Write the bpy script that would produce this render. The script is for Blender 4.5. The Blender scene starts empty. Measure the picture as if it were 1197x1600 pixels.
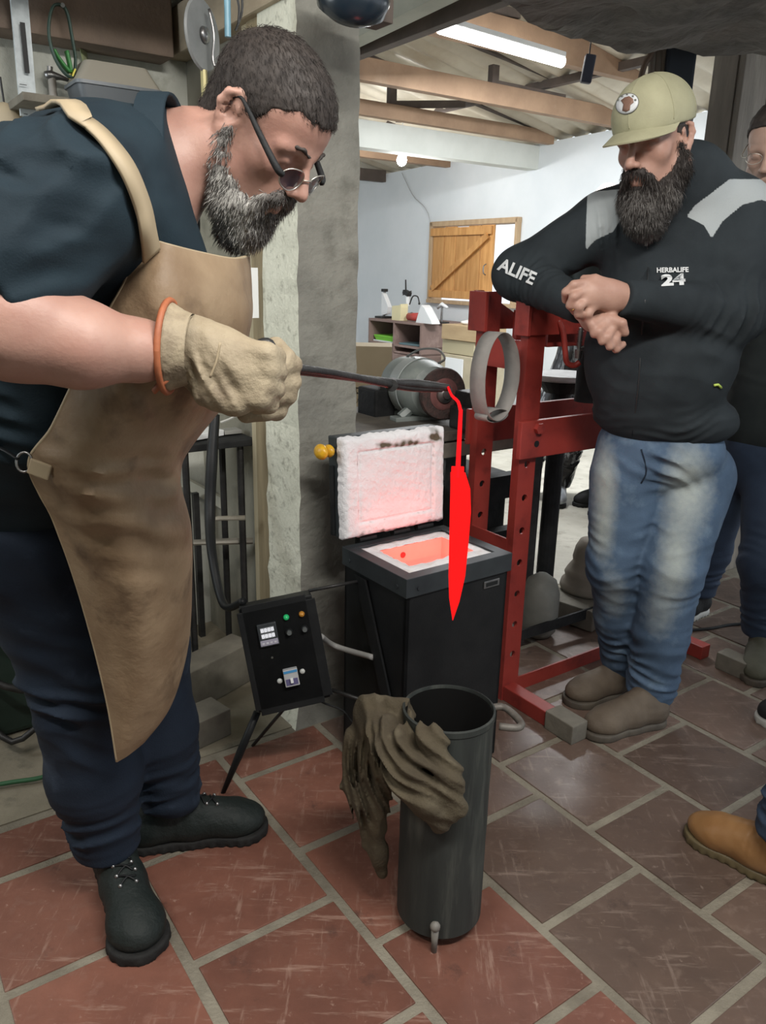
import bpy, bmesh, math, random
import numpy as np
from mathutils import Vector, Matrix
R=random.Random(7)
S=bpy.context.scene; COL=S.collection
PI=math.pi
# ---------------------------------------------------------------- camera
HC=1.32; FPX=1230.0; PITCH=math.radians(16.94); ROLL=math.radians(1.326)
_cp,_sp=math.cos(PITCH),math.sin(PITCH)
FW=np.array([0,_cp,-_sp]); _rt=np.array([1.,0,0]); _up=np.cross(_rt,FW)
RT=math.cos(ROLL)*_rt+math.sin(ROLL)*_up; UP=-math.sin(ROLL)*_rt+math.cos(ROLL)*_up
CAM=np.array([0,0,HC])
cd=bpy.data.cameras.new('camera'); cam=bpy.data.objects.new('camera',cd); COL.objects.link(cam)
cam.matrix_world=Matrix(((RT[0],UP[0],-FW[0],0),(RT[1],UP[1],-FW[1],0),(RT[2],UP[2],-FW[2],HC),(0,0,0,1)))
cd.sensor_fit='VERTICAL'; cd.sensor_height=24; cd.lens=24*FPX/1600; cd.clip_start=.02
S.camera=cam
def ray(x,y): return (x-598.5)/FPX*RT-(y-800)/FPX*UP+FW
def at(x,y,Y): d=ray(x,y); return CAM+d*(Y/d[1])
def atz(x,y,z): d=ray(x,y); return CAM+d*((z-HC)/d[2])
GA=math.radians(-54.73)
uA=np.array([math.cos(GA),math.sin(GA),0]); uB=np.array([-uA[1],uA[0],0]); uZ=np.array([0,0,1.])
BA=math.atan2(uB[1],uB[0])   # angle of the B direction (35.27 deg)
# ---------------------------------------------------------------- world, light, exposure
S.view_settings.view_transform='Standard'; S.view_settings.look='None'; S.view_settings.gamma=1
S.view_settings.use_curve_mapping=False; S.view_settings.exposure=0.0
W=bpy.data.worlds.new('world'); S.world=W; W.use_nodes=True
W.node_tree.nodes['Background'].inputs[0].default_value=(.86,.93,1,1); W.node_tree.nodes['Background'].inputs[1].default_value=1.35
def area(name,loc,target,size,sizey,power,col=(1,.97,.92),spread=180):
    l=bpy.data.lights.new(name,'AREA'); l.shape='RECTANGLE'; l.size=size; l.size_y=sizey; l.energy=power; l.color=col; l.spread=math.radians(spread)
    o=bpy.data.objects.new(name,l); COL.objects.link(o); o.location=loc
    d=Vector(target)-Vector(loc); o.rotation_euler=d.to_track_quat('-Z','Y').to_euler(); return o
area('tube_light',(.65,.30,2.45),(.3,1.7,.3),1.2,.12,50,(1,.96,.9))
area('tube_light_left',(-1.0,.15,2.45),(-.3,1.6,.5),1.2,.12,24,(1,.96,.9))
area('left_wall_fill',(-2.3,1.3,1.75),(-1.2,2.9,1.75),.9,.9,20,(.88,.95,1))  # added cool fill to brighten the back-left wall; no window built there
area('rear_room_tube_light',(.9,5.0,2.38),(.9,5.6,0),1.2,.12,110,(.95,.98,1))
area('yard_daylight',(3.6,5.2,1.6),(1.2,4.6,.2),1.6,1.8,190,(.92,.97,1))
# ---------------------------------------------------------------- materials
MATS={}
def M(name,c1,c2=None,scale=8,rough=.6,metal=0,bump=0,bscale=60,detail=5,stretch=(1,1,1),lo=.35,hi=.65,c3=None,s3=3,rough2=None,spec=.5,emit=None,estr=0,rand=0,sheen=0,alpha=1,trans=0,sub=0,bstretch=None):
    if name in MATS: return MATS[name]
    m=bpy.data.materials.new(name); MATS[name]=m; m.use_nodes=True
    nt=m.node_tree; N=nt.nodes; L=nt.links; b=N['Principled BSDF']
    b.inputs['Roughness'].default_value=rough; b.inputs['Metallic'].default_value=metal
    b.inputs['Specular IOR Level'].default_value=spec
    if sheen: b.inputs['Sheen Weight'].default_value=sheen
    if trans: b.inputs['Transmission Weight'].default_value=trans
    if sub: b.inputs['Subsurface Weight'].default_value=sub; b.inputs['Subsurface Radius'].default_value=(.01,.004,.002); b.inputs['Subsurface Scale'].default_value=1
    if alpha<1: b.inputs['Alpha'].default_value=alpha
    tc=N.new('ShaderNodeTexCoord'); mp=N.new('ShaderNodeMapping'); mp.inputs['Scale'].default_value=stretch
    L.new(tc.outputs['Object'],mp.inputs['Vector'])
    col=None
    def noise(sc,det=detail,vec=mp):
        n=N.new('ShaderNodeTexNoise'); n.inputs['Scale'].default_value=sc; n.inputs['Detail'].default_value=det; n.inputs['Roughness'].default_value=.6
        L.new(vec.outputs['Vector'],n.inputs['Vector']); return n
    def mix(f,a,c):
        x=N.new('ShaderNodeMix'); x.data_type='RGBA'
        if f is not None: L.new(f,x.inputs[0])
        for v,i in ((a,6),(c,7)):
            if isinstance(v,tuple): x.inputs[i].default_value=(*v,1)
            else: L.new(v,x.inputs[i])
        return x
    def ramp(src,a,c):
        r=N.new('ShaderNodeMapRange'); r.inputs[1].default_value=a; r.inputs[2].default_value=c; L.new(src,r.inputs[0]); return r.outputs[0]
    col=c1
    if c2:
        n=noise(scale); f=ramp(n.outputs['Fac'],lo,hi); col=mix(f,c1,c2).outputs[2]
        if rough2 is not None:
            r=N.new('ShaderNodeMapRange'); r.inputs[3].default_value=rough; r.inputs[4].default_value=rough2; L.new(f,r.inputs[0]); L.new(r.outputs[0],b.inputs['Roughness'])
    if c3:
        n=noise(s3,6); f=ramp(n.outputs['Fac'],.55,.72); col=mix(f,col,c3).outputs[2]
    if rand:
        oi=N.new('ShaderNodeObjectInfo'); h=N.new('ShaderNodeHueSaturation')
        r=N.new('ShaderNodeMapRange'); r.inputs[3].default_value=1-rand; r.inputs[4].default_value=1+rand; L.new(oi.outputs['Random'],r.inputs[0]); L.new(r.outputs[0],h.inputs['Value'])
        if isinstance(col,tuple): h.inputs['Color'].default_value=(*col,1)
        else: L.new(col,h.inputs['Color'])
        col=h.outputs[0]
    if isinstance(col,tuple): b.inputs['Base Color'].default_value=(*col,1)
    else: L.new(col,b.inputs['Base Color'])
    if bump:
        bv=mp
        if bstretch:
            bv=N.new('ShaderNodeMapping'); bv.inputs['Scale'].default_value=bstretch; L.new(tc.outputs['Object'],bv.inputs['Vector'])
        n=noise(bscale,4,bv); bp=N.new('ShaderNodeBump'); bp.inputs['Strength'].default_value=bump; bp.inputs['Distance'].default_value=.01
        L.new(n.outputs['Fac'],bp.inputs['Height']); L.new(bp.outputs[0],b.inputs['Normal'])
    if emit: b.inputs['Emission Color'].default_value=(*emit,1); b.inputs['Emission Strength'].default_value=estr
    m['_']=1
    return m
def attrmix(m,attr,col,lo=0,hi=1,rough=None):
    """blend a second pigment into a material where the mesh attribute says so"""
    nt=m.node_tree; N=nt.nodes; L=nt.links; b=N['Principled BSDF']
    a=N.new('ShaderNodeAttribute'); a.attribute_name=attr
    n=N.new('ShaderNodeTexNoise'); n.inputs['Scale'].default_value=60; n.inputs['Detail'].default_value=4
    tc=N.new('ShaderNodeTexCoord'); L.new(tc.outputs['Object'],n.inputs['Vector'])
    ad=N.new('ShaderNodeMath'); ad.operation='MULTIPLY_ADD'; ad.inputs[1].default_value=.35; L.new(n.outputs['Fac'],ad.inputs[0]); L.new(a.outputs['Fac'],ad.inputs[2])
    r=N.new('ShaderNodeMapRange'); r.inputs[1].default_value=lo+.17; r.inputs[2].default_value=hi+.17; L.new(ad.outputs[0],r.inputs[0])
    x=N.new('ShaderNodeMix'); x.data_type='RGBA'; L.new(r.outputs[0],x.inputs[0])
    s=b.inputs['Base Color']
    if s.is_linked: L.new(s.links[0].from_socket,x.inputs[6])
    else: x.inputs[6].default_value=s.default_value
    x.inputs[7].default_value=(*col,1); L.new(x.outputs[2],s)
def scratches(m,col,scale=7,st=(1,14,1),lo=.60,hi=.66,amt=.5,rz=.6):
    nt=m.node_tree; N=nt.nodes; L=nt.links; b=N['Principled BSDF']; tc=N.new('ShaderNodeTexCoord'); mp=N.new('ShaderNodeMapping'); mp.inputs['Scale'].default_value=st; mp.inputs['Rotation'].default_value=(0,0,rz)
    L.new(tc.outputs['Object'],mp.inputs['Vector']); n=N.new('ShaderNodeTexNoise'); n.inputs['Scale'].default_value=scale; n.inputs['Detail'].default_value=9; n.inputs['Roughness'].default_value=.7; L.new(mp.outputs['Vector'],n.inputs['Vector'])
    r=N.new('ShaderNodeMapRange'); r.inputs[1].default_value=lo; r.inputs[2].default_value=hi; r.inputs[4].default_value=amt; L.new(n.outputs['Fac'],r.inputs[0])
    x=N.new('ShaderNodeMix'); x.data_type='RGBA'; L.new(r.outputs[0],x.inputs[0]); s=b.inputs['Base Color']
    if s.is_linked: L.new(s.links[0].from_socket,x.inputs[6])
    else: x.inputs[6].default_value=s.default_value
    x.inputs[7].default_value=(*col,1); L.new(x.outputs[2],s)
# ---------------------------------------------------------------- mesh builder
def nrm(v): v=np.array(v,float); return v/(np.linalg.norm(v)+1e-12)
def frame(d):
    d=nrm(d); a=np.array([0,0,1.]) if abs(d[2])<.9 else np.array([1.,0,0]); x=nrm(np.cross(a,d)); y=np.cross(d,x); return x,y,d
def rotz(a): c,s=math.cos(a),math.sin(a); return np.array([[c,-s,0],[s,c,0],[0,0,1.]])
def rot(axis,a): return np.array(Matrix.Rotation(a,3,Vector(axis)))
class MB:
    def __init__(s): s.v=[]; s.f=[]; s.mi=[]; s.T=np.eye(3); s.o=np.zeros(3); s.m=0
    def tr(s,o=(0,0,0),T=None): s.o=np.array(o,float); s.T=np.eye(3) if T is None else np.array(T,float); return s
    def add(s,V,F,m=None):
        n=len(s.v); V=np.array(V,float)@s.T.T+s.o; s.v+=V.tolist(); s.f+=[tuple(i+n for i in f) for f in F]; s.mi+=[s.m if m is None else m]*len(F); return s
    def box(s,c,size,T=None,bev=0,taper=None,m=None):
        x,y,z=[q/2 for q in size]; T=np.eye(3) if T is None else np.array(T); c=np.array(c,float)
        if bev<=0:
            V=np.array([(-x,-y,-z),(x,-y,-z),(x,y,-z),(-x,y,-z),(-x,-y,z),(x,-y,z),(x,y,z),(-x,y,z)],float)
            if taper: V[4:,:2]*=taper
            return s.add(V@T.T+c,[(0,3,2,1),(4,5,6,7),(0,1,5,4),(1,2,6,5),(2,3,7,6),(3,0,4,7)],m)
        b=min(bev,x,y,z); V=[];F=[]
        bm=bmesh.new(); bmesh.ops.create_cube(bm,size=1)
        for q in bm.verts: q.co=Vector((q.co.x*2*x,q.co.y*2*y,q.co.z*2*z))
        bmesh.ops.bevel(bm,geom=bm.edges[:],offset=b,segments=2,affect='EDGES',profile=.6)
        bm.verts.index_update(); V=np.array([q.co[:] for q in bm.verts]); F=[tuple(q.index for q in f.verts) for f in bm.faces]; bm.free()
        if taper: k=V[:,2]>0; V[k,:2]*=taper
        return s.add(V@T.T+c,F,m)
    def cyl(s,p0,p1,r0,r1=None,n=16,cap=True,m=None):
        r1=r0 if r1 is None else r1; p0=np.array(p0,float); p1=np.array(p1,float); x,y,d=frame(p1-p0)
        V=[];F=[]
        for p,r in ((p0,r0),(p1,r1)):
            for i in range(n): a=2*PI*i/n; V.append(p+r*(math.cos(a)*x+math.sin(a)*y))
        for i in range(n): j=(i+1)%n; F.append((i,j,n+j,n+i))
        if cap: F+=[tuple(range(n-1,-1,-1)),tuple(range(n,2*n))]
        return s.add(V,F,m)
    def loft(s,rings,cap=True,closed=True,m=None):
        n=len(rings[0]);V=[p for r in rings for p in r];F=[]
        for k in range(len(rings)-1):
            for i in range(n if closed else n-1):
                j=(i+1)%n; F.append((k*n+i,k*n+j,(k+1)*n+j,(k+1)*n+i))
        if cap and closed: F+=[tuple(range(n-1,-1,-1)),tuple(range((len(rings)-1)*n,len(rings)*n))]
        return s.add(V,F,m)
    def tube(s,pts,r,n=8,closed=False,m=None,flat=1,up=None,smooth=0):
        pts=[np.array(p,float) for p in pts]
        if smooth: pts=spline(pts,smooth,closed)
        rr=r if hasattr(r,'__len__') else [r]*len(pts)
        if len(rr)!=len(pts): rr=np.interp(np.linspace(0,1,len(pts)),np.linspace(0,1,len(rr)),rr)
        rings=[]; px=None
        for i,p in enumerate(pts):
            a=pts[i-1] if (i>0 or closed) else pts[0]; b=pts[(i+1)%len(pts)] if (i<len(pts)-1 or closed) else pts[-1]
            d=nrm(b-a)
            if up is not None: x=nrm(np.cross(up,d)); 
            elif px is None: x=frame(d)[0]
            else: x=nrm(px-d*(px@d))
            px=x; y=np.cross(d,x)
            rings.append([p+rr[i]*(math.cos(2*PI*k/n)*x+flat*math.sin(2*PI*k/n)*y) for k in range(n)])
        if closed: return s.loft(rings+[rings[0]],cap=False,m=m)
        return s.loft(rings,m=m)
    def lathe(s,prof,c=(0,0,0),axis=(0,0,1),n=24,m=None,closed=False):
        x,y,d=frame(axis); c=np.array(c,float); rings=[[c+d*z+r*(math.cos(2*PI*k/n)*x+math.sin(2*PI*k/n)*y) for k in range(n)] for r,z in prof]
        if closed: return s.loft(rings+[rings[0]],cap=False,m=m)
        return s.loft(rings,m=m)
    def prism(s,poly,o,x,y,th,m=None):
        o=np.array(o,float);x=np.array(x,float);y=np.array(y,float);z=nrm(np.cross(x,y))*th; n=len(poly)
        V=[o+x*a+y*b for a,b in poly]+[o+x*a+y*b+z for a,b in poly]
        F=[tuple(range(n-1,-1,-1)),tuple(range(n,2*n))]+[(i,(i+1)%n,n+(i+1)%n,n+i) for i in range(n)]
        return s.add(V,F,m)
    def sphere(s,c,r,n=12,m=None,sc=(1,1,1)):
        c=np.array(c,float); V=[];F=[]; k=n//2
        for i in range(k+1):
            t=PI*i/k
            for j in range(n): a=2*PI*j/n; V.append(c+r*np.array([math.sin(t)*math.cos(a)*sc[0],math.sin(t)*math.sin(a)*sc[1],math.cos(t)*sc[2]]))
        for i in range(k):
            for j in range(n): q=(j+1)%n; F.append((i*n+j,(i+1)*n+j,(i+1)*n+q,i*n+q))
        return s.add(V,F,m)
def spline(pts,k=6,closed=False):
    P=[np.array(p,float) for p in pts]; n=len(P); out=[]
    for i in range(n if closed else n-1):
        if closed: a,b,c,d=P[i-1],P[i],P[(i+1)%n],P[(i+2)%n]
        else: a,b,c,d=P[max(i-1,0)],P[i],P[i+1],P[min(i+2,n-1)]
        for j in range(k):
            t=j/k; out.append(.5*((2*b)+(c-a)*t+(2*a-5*b+4*c-d)*t*t+(3*b-a-3*c+d)*t**3))
    if not closed: out.append(P[-1])
    return out
def raw(name,V,F,mats,parent=None,smooth=False,local=False,mi=None):
    V=np.array(V,float)
    base=np.zeros(3)
    if parent is not None and not local:
        M_=np.array(abs_matrix(parent).inverted()); V=V@M_[:3,:3].T+M_[:3,3]
    elif parent is None:
        base=np.array([V[:,0].mean(),V[:,1].mean(),V[:,2].min()]); V=V-base
    me=bpy.data.meshes.new(name); 
    if isinstance(F,np.ndarray) and F.ndim==2:
        k=F.shape[1]; me.vertices.add(len(V)); me.vertices.foreach_set('co',V.astype(np.float32).ravel())
        me.loops.add(F.size); me.loops.foreach_set('vertex_index',F.astype(np.int32).ravel())
        me.polygons.add(len(F)); me.polygons.foreach_set('loop_start',np.arange(0,F.size,k,dtype=np.int32)); me.polygons.foreach_set('loop_total',np.full(len(F),k,dtype=np.int32)); me.update(calc_edges=True)
    else: me.from_pydata(V.tolist(),[],F)
    for m in (mats if isinstance(mats,(list,tuple)) else [mats]): me.materials.append(m)
    if mi is not None and len(me.materials)>1: me.polygons.foreach_set('material_index',np.array(mi,dtype=np.int32))
    if smooth is True: me.polygons.foreach_set('use_smooth',[True]*len(me.polygons))
    elif smooth: 
        me.polygons.foreach_set('use_smooth',[True]*len(me.polygons)); 
        try: me.set_sharp_from_angle(angle=math.radians(smooth))
        except Exception: pass
    me.validate(); me.update()
    o=bpy.data.objects.new(name,me); COL.objects.link(o)
    if parent is not None: o.parent=parent
    else: o.location=base
    return o
def obj(name,mb,mat,parent=None,smooth=False,local=False): return raw(name,mb.v,mb.f,mat,parent,smooth,local,mb.mi)
def abs_matrix(o):
    m=Matrix.LocRotScale(o.location,o.rotation_euler,o.scale)
    return abs_matrix(o.parent)@m if o.parent else m
def thing(name,label,cat,loc=(0,0,0),rz=0,group=None):
    o=bpy.data.objects.new(name,None); COL.objects.link(o); o.location=tuple(loc); o.rotation_euler=(0,0,rz); o.empty_display_size=.1
    o['label']=label; o['category']=cat
    if group: o['group']=group
    return o
def tag(o,label,cat,group=None):
    o['label']=label; o['category']=cat
    if group: o['group']=group
    return o
def struct(name,mb,mat,smooth=False): o=obj(name,mb,mat,None,smooth); o['kind']='structure'; return o
def text_mesh(body,size,mat,name,parent,o,x,y,ext=.0006,bold=0,shear=0,align='CENTER'):
    """flat lettering: origin o, text runs along x, up along y"""
    cu=bpy.data.curves.new(name,'FONT'); cu.body=body; cu.size=size; cu.align_x=align; cu.align_y='CENTER'; cu.extrude=ext; cu.offset=bold; cu.shear=shear; cu.resolution_u=3
    t=bpy.data.objects.new(name,cu); COL.objects.link(t)
    dg=bpy.context.evaluated_depsgraph_get(); me=bpy.data.meshes.new_from_object(t.evaluated_get(dg))
    V=np.array([v.co[:] for v in me.vertices]); F=[tuple(p.vertices) for p in me.polygons]
    bpy.data.objects.remove(t); x=nrm(x); y=nrm(y); z=np.cross(x,y)
    V=np.array(o,float)+V[:,:1]*x+V[:,1:2]*y+V[:,2:3]*z
    return V,F

_rw=np.random.RandomState(5); _wv=_rw.normal(size=(24,3)); _wv/=np.linalg.norm(_wv,axis=1)[:,None]; _ph=_rw.uniform(0,6.28,24)
def sn(P,f,s=0):
    r=0
    for i in range(5): j=(i+s*5)%24; r=r+np.sin(P@_wv[j]*f*(1+.35*i)+_ph[j])
    return r/3.2
# ================================================================ MATERIALS
m_grout=M('grout',(.27,.245,.19),(.17,.15,.115),9,.85,bump=.5,bscale=120)
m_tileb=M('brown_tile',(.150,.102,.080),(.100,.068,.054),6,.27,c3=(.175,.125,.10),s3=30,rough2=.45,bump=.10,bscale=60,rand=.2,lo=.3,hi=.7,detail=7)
m_tile=M('terracotta',(.225,.095,.066),(.125,.050,.034),5,.40,c3=(.215,.105,.078),s3=30,detail=8,rough2=.6,bump=.12,bscale=60,rand=.22,lo=.3,hi=.7)
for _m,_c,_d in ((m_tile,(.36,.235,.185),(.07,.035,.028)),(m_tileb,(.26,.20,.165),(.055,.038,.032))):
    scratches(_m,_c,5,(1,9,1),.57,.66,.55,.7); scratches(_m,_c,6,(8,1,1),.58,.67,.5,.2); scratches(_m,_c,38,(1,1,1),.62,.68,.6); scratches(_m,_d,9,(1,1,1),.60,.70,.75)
m_conc_floor=M('concrete_floor',(.46,.44,.38),(.33,.31,.26),3,.6,bump=.25,bscale=30,c3=(.24,.22,.18),s3=9)
m_conc=M('pillar_concrete',(.25,.25,.22),(.175,.175,.155),5,.85,bump=.45,bscale=45,c3=(.14,.14,.12),s3=12,detail=8)
m_paintc=M('painted_concrete',(.74,.75,.64),(.62,.63,.53),5,.8,bump=.4,bscale=60,c3=(.36,.36,.30),s3=40)
m_rough=M('rough_concrete',(.23,.22,.21),(.14,.135,.13),6,.9,bump=1,bscale=16,detail=8,c3=(.30,.29,.27),s3=4)
m_wallw=M('white_wall',(.72,.75,.77),(.66,.70,.72),2,.8,bump=.06,bscale=30)
m_wallL=M('old_wall',(.60,.61,.56),(.48,.49,.43),3,.85,bump=.3,bscale=30,c3=(.24,.25,.19),s3=5)
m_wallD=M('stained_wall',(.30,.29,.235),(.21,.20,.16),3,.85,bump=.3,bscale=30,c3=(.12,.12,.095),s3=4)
m_board=M('grey_boards',(.25,.22,.185),(.17,.15,.125),4,.8,bump=.3,bscale=20,stretch=(3,3,.5),c3=(.32,.29,.24),s3=5)
m_beam=M('beam_wood',(.36,.235,.15),(.26,.165,.105),4,.7,bump=.2,bscale=30,stretch=(1,1,1),c3=(.42,.30,.21),s3=3)
m_beamd=M('beam_wood_dark',(.13,.10,.085),(.08,.065,.055),5,.8,bump=.2,bscale=30)
m_beamg=M('beam_painted',(.42,.43,.36),(.34,.35,.29),4,.7)
m_pine=M('pine_wood',(.62,.33,.115),(.48,.23,.07),5,.55,bump=.15,bscale=20,stretch=(6,6,.7),rand=.12)
m_post=M('post_wood',(.33,.27,.165),(.23,.185,.11),5,.75,bump=.3,bscale=20,stretch=(6,6,.5))
m_sheet=M('roof_sheet',(.62,.56,.45),(.50,.44,.34),3,.5,metal=.1,c3=(.42,.34,.24),s3=2)
m_ceilb=M('ceiling_boards',(.23,.17,.13),(.15,.115,.09),4,.8,bump=.2)
m_black=M('black_enamel',(.009,.010,.011),(.015,.016,.017),10,.45,spec=.22,bump=.05,bscale=200)
m_blackr=M('black_rough',(.014,.015,.016),(.025,.026,.027),14,.65,spec=.2,bump=.2,bscale=60)
m_grey_edge=M('worn_grey_steel',(.045,.055,.06),(.03,.035,.04),14,.45,metal=.3)
m_red=M('press_red',(.31,.040,.030),(.24,.030,.024),7,.45,c3=(.17,.022,.018),s3=14,bump=.08,bscale=60)
m_steel=M('steel',(.35,.35,.35),(.22,.22,.22),12,.35,metal=.9)
m_dsteel=M('dark_steel',(.06,.06,.06),(.035,.035,.035),16,.5,metal=.6,bump=.2)
m_wool=M('ceramic_wool',(.80,.80,.82),(.72,.71,.72),12,.95,bump=.7,bscale=40,c3=(.66,.63,.60),s3=22)
m_char=M('charred_wool',(.20,.15,.10),(.09,.07,.05),40,.95,bump=.8,bscale=80)
m_yellow=M('yellow_knob',(.75,.42,.02),(.55,.30,.02),60,.35)
m_white=M('white_plastic',(.75,.77,.78),None,rough=.4)
m_cream=M('cream_paint',(.75,.68,.42),None,rough=.45)
m_glowblade=M('glowing_steel',(.08,.0,.0),None,rough=1,spec=.03,emit=(1,.012,.012),estr=1.15)
m_glowrod=M('glowing_tang',(.08,.0,.0),None,rough=1,spec=.03,emit=(1,.015,.02),estr=1.0)
m_glowfire=M('glowing_lining',(.9,.3,.25),(.85,.25,.2),8,.9,emit=(1,.17,.13),estr=.62)
m_mud=M('dry_wood_grey',(.20,.185,.15),(.12,.11,.09),8,.85,bump=.3,bscale=30)
m_card=M('cardboard',(.36,.29,.19),(.31,.25,.16),4,.8)
m_brownp=M('brown_cabinet',(.27,.185,.16),(.23,.155,.135),5,.55,c3=(.36,.26,.23),s3=6)
m_dark=M('dark_interior',(.012,.012,.012),None,rough=.9)
# ================================================================ THE SETTING
def gp(a,b,z=0): return uA*a+uB*b+uZ*z
mb=MB(); mb.box(gp(-1.0,2.2,-.0505),(14,16,.1),T=rotz(BA)); floor=struct('floor',mb,m_grout)
BC=[-1.17,-.857,-.541,-.225,.090,.411,.744,1.060,1.385,1.705,2.028,2.351,2.674,2.997,3.32]
offs={4:-1.655,5:-1.527,6:-1.692,7:-1.530,8:-1.684,9:-1.533}
def tile_mesh():
    pass
for ci in range(len(BC)-1):
    b0,b1=BC[ci],BC[ci+1]
    o0=offs.get(ci, -1.655 if ci%2==0 else -1.53)
    far=-1.83 if ci<8 else -2.2
    k0=[o0+.322*k for k in range(-3,7)]
    for k in range(len(k0)-1):
        a0,a1=max(k0[k],far),k0[k+1]
        if a1-a0<.05: continue
        c=gp((a0+a1)/2,(b0+b1)/2)
        if c[1]<.55 or c[0]<-2.2 or c[0]>2.8: continue
        j=.0115; w=b1-b0-2*j; l=a1-a0-2*j
        mb=MB(); T=rotz(BA)
        cc=c+uA*R.uniform(-.002,.002)+uB*R.uniform(-.002,.002)
        mb.box(cc+uZ*(-.0085),(w,l,.022+R.uniform(-.0012,.0012)),T=T@rotz(R.uniform(-.006,.006)),bev=.0022)
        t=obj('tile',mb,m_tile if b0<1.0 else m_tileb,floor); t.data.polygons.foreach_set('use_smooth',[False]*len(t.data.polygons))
# concrete slabs: strip on the left, rear room
mb=MB(); mb.box(gp(-3.0,-.9,-.012),(5.0,2.30,.03),T=rotz(BA)); s_=struct('floor_concrete_strip',mb,M('strip_concrete',(.27,.24,.18),(.19,.17,.125),5,.8,bump=.4,bscale=30,c3=(.13,.12,.09),s3=9))
mb=MB(); mb.box(gp(-5.1,3.9,-.012),(5.9,5.75,.028),T=rotz(BA)); struct('floor_concrete_rear',mb,m_conc_floor)
# far wall (runs along A) with a window opening
_w0=at(743,410,8.2); DW=_w0@uB
def wp(x,y,off=0): r=ray(x,y); return CAM+r*((DW+off-CAM@uB)/(r@uB))
TL,BL,BR,TR=[wp(*p) for p in ((677,350),(677,472),(809,474),(809,338))]
wa0=(TL@uA+BL@uA)/2; wa1=(TR@uA+BR@uA)/2; wz0=(BL[2]+BR[2])/2; wz1=(TL[2]+TR[2])/2
topz=lambda a: np.interp(a,[wp(570,278)@uA,wp(945,205)@uA],[wp(570,278)[2],wp(945,205)[2]]) 
aL,aR=-10.5,-1.2
def wz(a): 
    a_0,a_1=wp(570,278)@uA,wp(945,205)@uA; z0,z1=wp(570,278)[2],wp(945,205)[2]; return z0+(z1-z0)*(a-a_0)/(a_1-a_0)
mb=MB()
def wallpiece(a0,a1,z0,z1a,z1b,th=.14):
    V=[gp(a0,DW,z0),gp(a1,DW,z0),gp(a1,DW,z1b),gp(a0,DW,z1a)]; V+= [v+uB*th for v in V]
    mb.add(V,[(3,2,1,0),(4,5,6,7),(0,1,5,4),(1,2,6,5),(2,3,7,6),(3,0,4,7)])
wallpiece(aL,wa0,0,wz(aL),wz(wa0)); wallpiece(wa1,aR,0,wz(wa1),wz(aR)); wallpiece(wa0,wa1,0,wz0,wz0); wallpiece(wa0,wa1,wz1,wz(wa0),wz(wa1))
struct('wall_far',mb,m_wallw)
mb=MB(); mb.box(gp(-9.7,DW-2.6,1.5),(5.4,.12,3.0),T=rotz(BA)); struct('wall_rear_end',mb,m_wallw)
# window frame + open plank shutter
mb=MB()
fr=.05
for (a,z,la,lz) in (((wa0+wa1)/2,wz1-fr*.4,wa1-wa0+.04,fr),((wa0+wa1)/2,wz0-.01,wa1-wa0+.08,fr*.7),(wa0-.0,(wz0+wz1)/2,fr,wz1-wz0),(wa1,(wz0+wz1)/2,fr*.7,wz1-wz0)):
    mb.box(gp(a,DW+.03,z),(.16,la,lz),T=rotz(BA),bev=.004)
win=struct('window_1',mb,M('pine_frame',(.50,.36,.22),(.42,.29,.17),5,.6,stretch=(5,5,1)))
sh=(wp(775,400)@uA)
pw=(sh-wa0-.03)/5
for i in range(5):
    mb=MB(); a=wa0+.03+pw*(i+.5); zt=wz1-.05-.012*R.random(); zb=wz0+.03
    mb.box(gp(a,DW-.03+.003*R.random(),(zt+zb)/2),(.022,pw-.010,zt-zb),T=rotz(BA),bev=.003); obj('shutter_plank',mb,m_pine,win)
mb=MB(); za,zb=wz0+.07,wz1-.10
for z in (za,zb): mb.box(gp((wa0+sh)/2,DW-.055,z),(.024,sh-wa0-.04,.075),T=rotz(BA),bev=.003)
obj('shutter_rail',mb,m_pine,win)
mb=MB(); p0=gp(wa0+.08,DW-.058,za+.05); p1=gp(sh-.06,DW-.058,zb-.05); d=nrm(p1-p0)
mb.prism([(0,-.03),(np.linalg.norm(p1-p0),-.03),(np.linalg.norm(p1-p0),.03),(0,.03)],p0,d,nrm(np.cross(d,uB)),.022); obj('shutter_brace',mb,m_pine,win)
mb=MB(); hp=gp(sh-.05,DW-.075,wz0+.32); mb.tube([hp-uZ*.05,hp-uZ*.03-uB*.03,hp+uZ*.03-uB*.03,hp+uZ*.05],.006,8,smooth=4); obj('shutter_handle',mb,m_steel,win)
# roof: tie beams along B, rafters and corrugated sheets
def beamB(x,y,ytop,back,label,mat=m_beam,th=.07,name='roof_tie_beam',front=.0):
    pb=wp(x,y); pt=wp(x,ytop); h=pt[2]-pb[2]
    p0=pb-uB*back; p1=pb-uB*front; mb=MB(); c=(p0+p1)/2+uZ*h/2; mb.box(c,(np.linalg.norm(p1-p0),th,h),T=rotz(BA),bev=.004); o=obj(name,mb,mat); tag(o,label,'beam'); o['kind']='structure'; return pb,h
bc,hc_=beamB(861,226,206,6.5,'brown tie beam nearest the white lintel, ending at the far wall')
bb,hb_=beamB(975,202,174,6.5,'brown roof tie beam below the long tube lamp, crossing in the middle')
ba,ha_=beamB(1090,152,112,6.2,'brown tie beam that carries the glowing tube lamp')
# white lintel
pb=wp(832,266); pt=wp(832,230); mb=MB(); L_=6.6; mb.box(pb-uB*L_/2+uZ*(pt[2]-pb[2])/2,(L_,.14,pt[2]-pb[2]),T=rotz(BA)); struct('trim_lintel',mb,M('lintel_white',(.62,.64,.60),(.55,.57,.53),3,.8))
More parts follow.
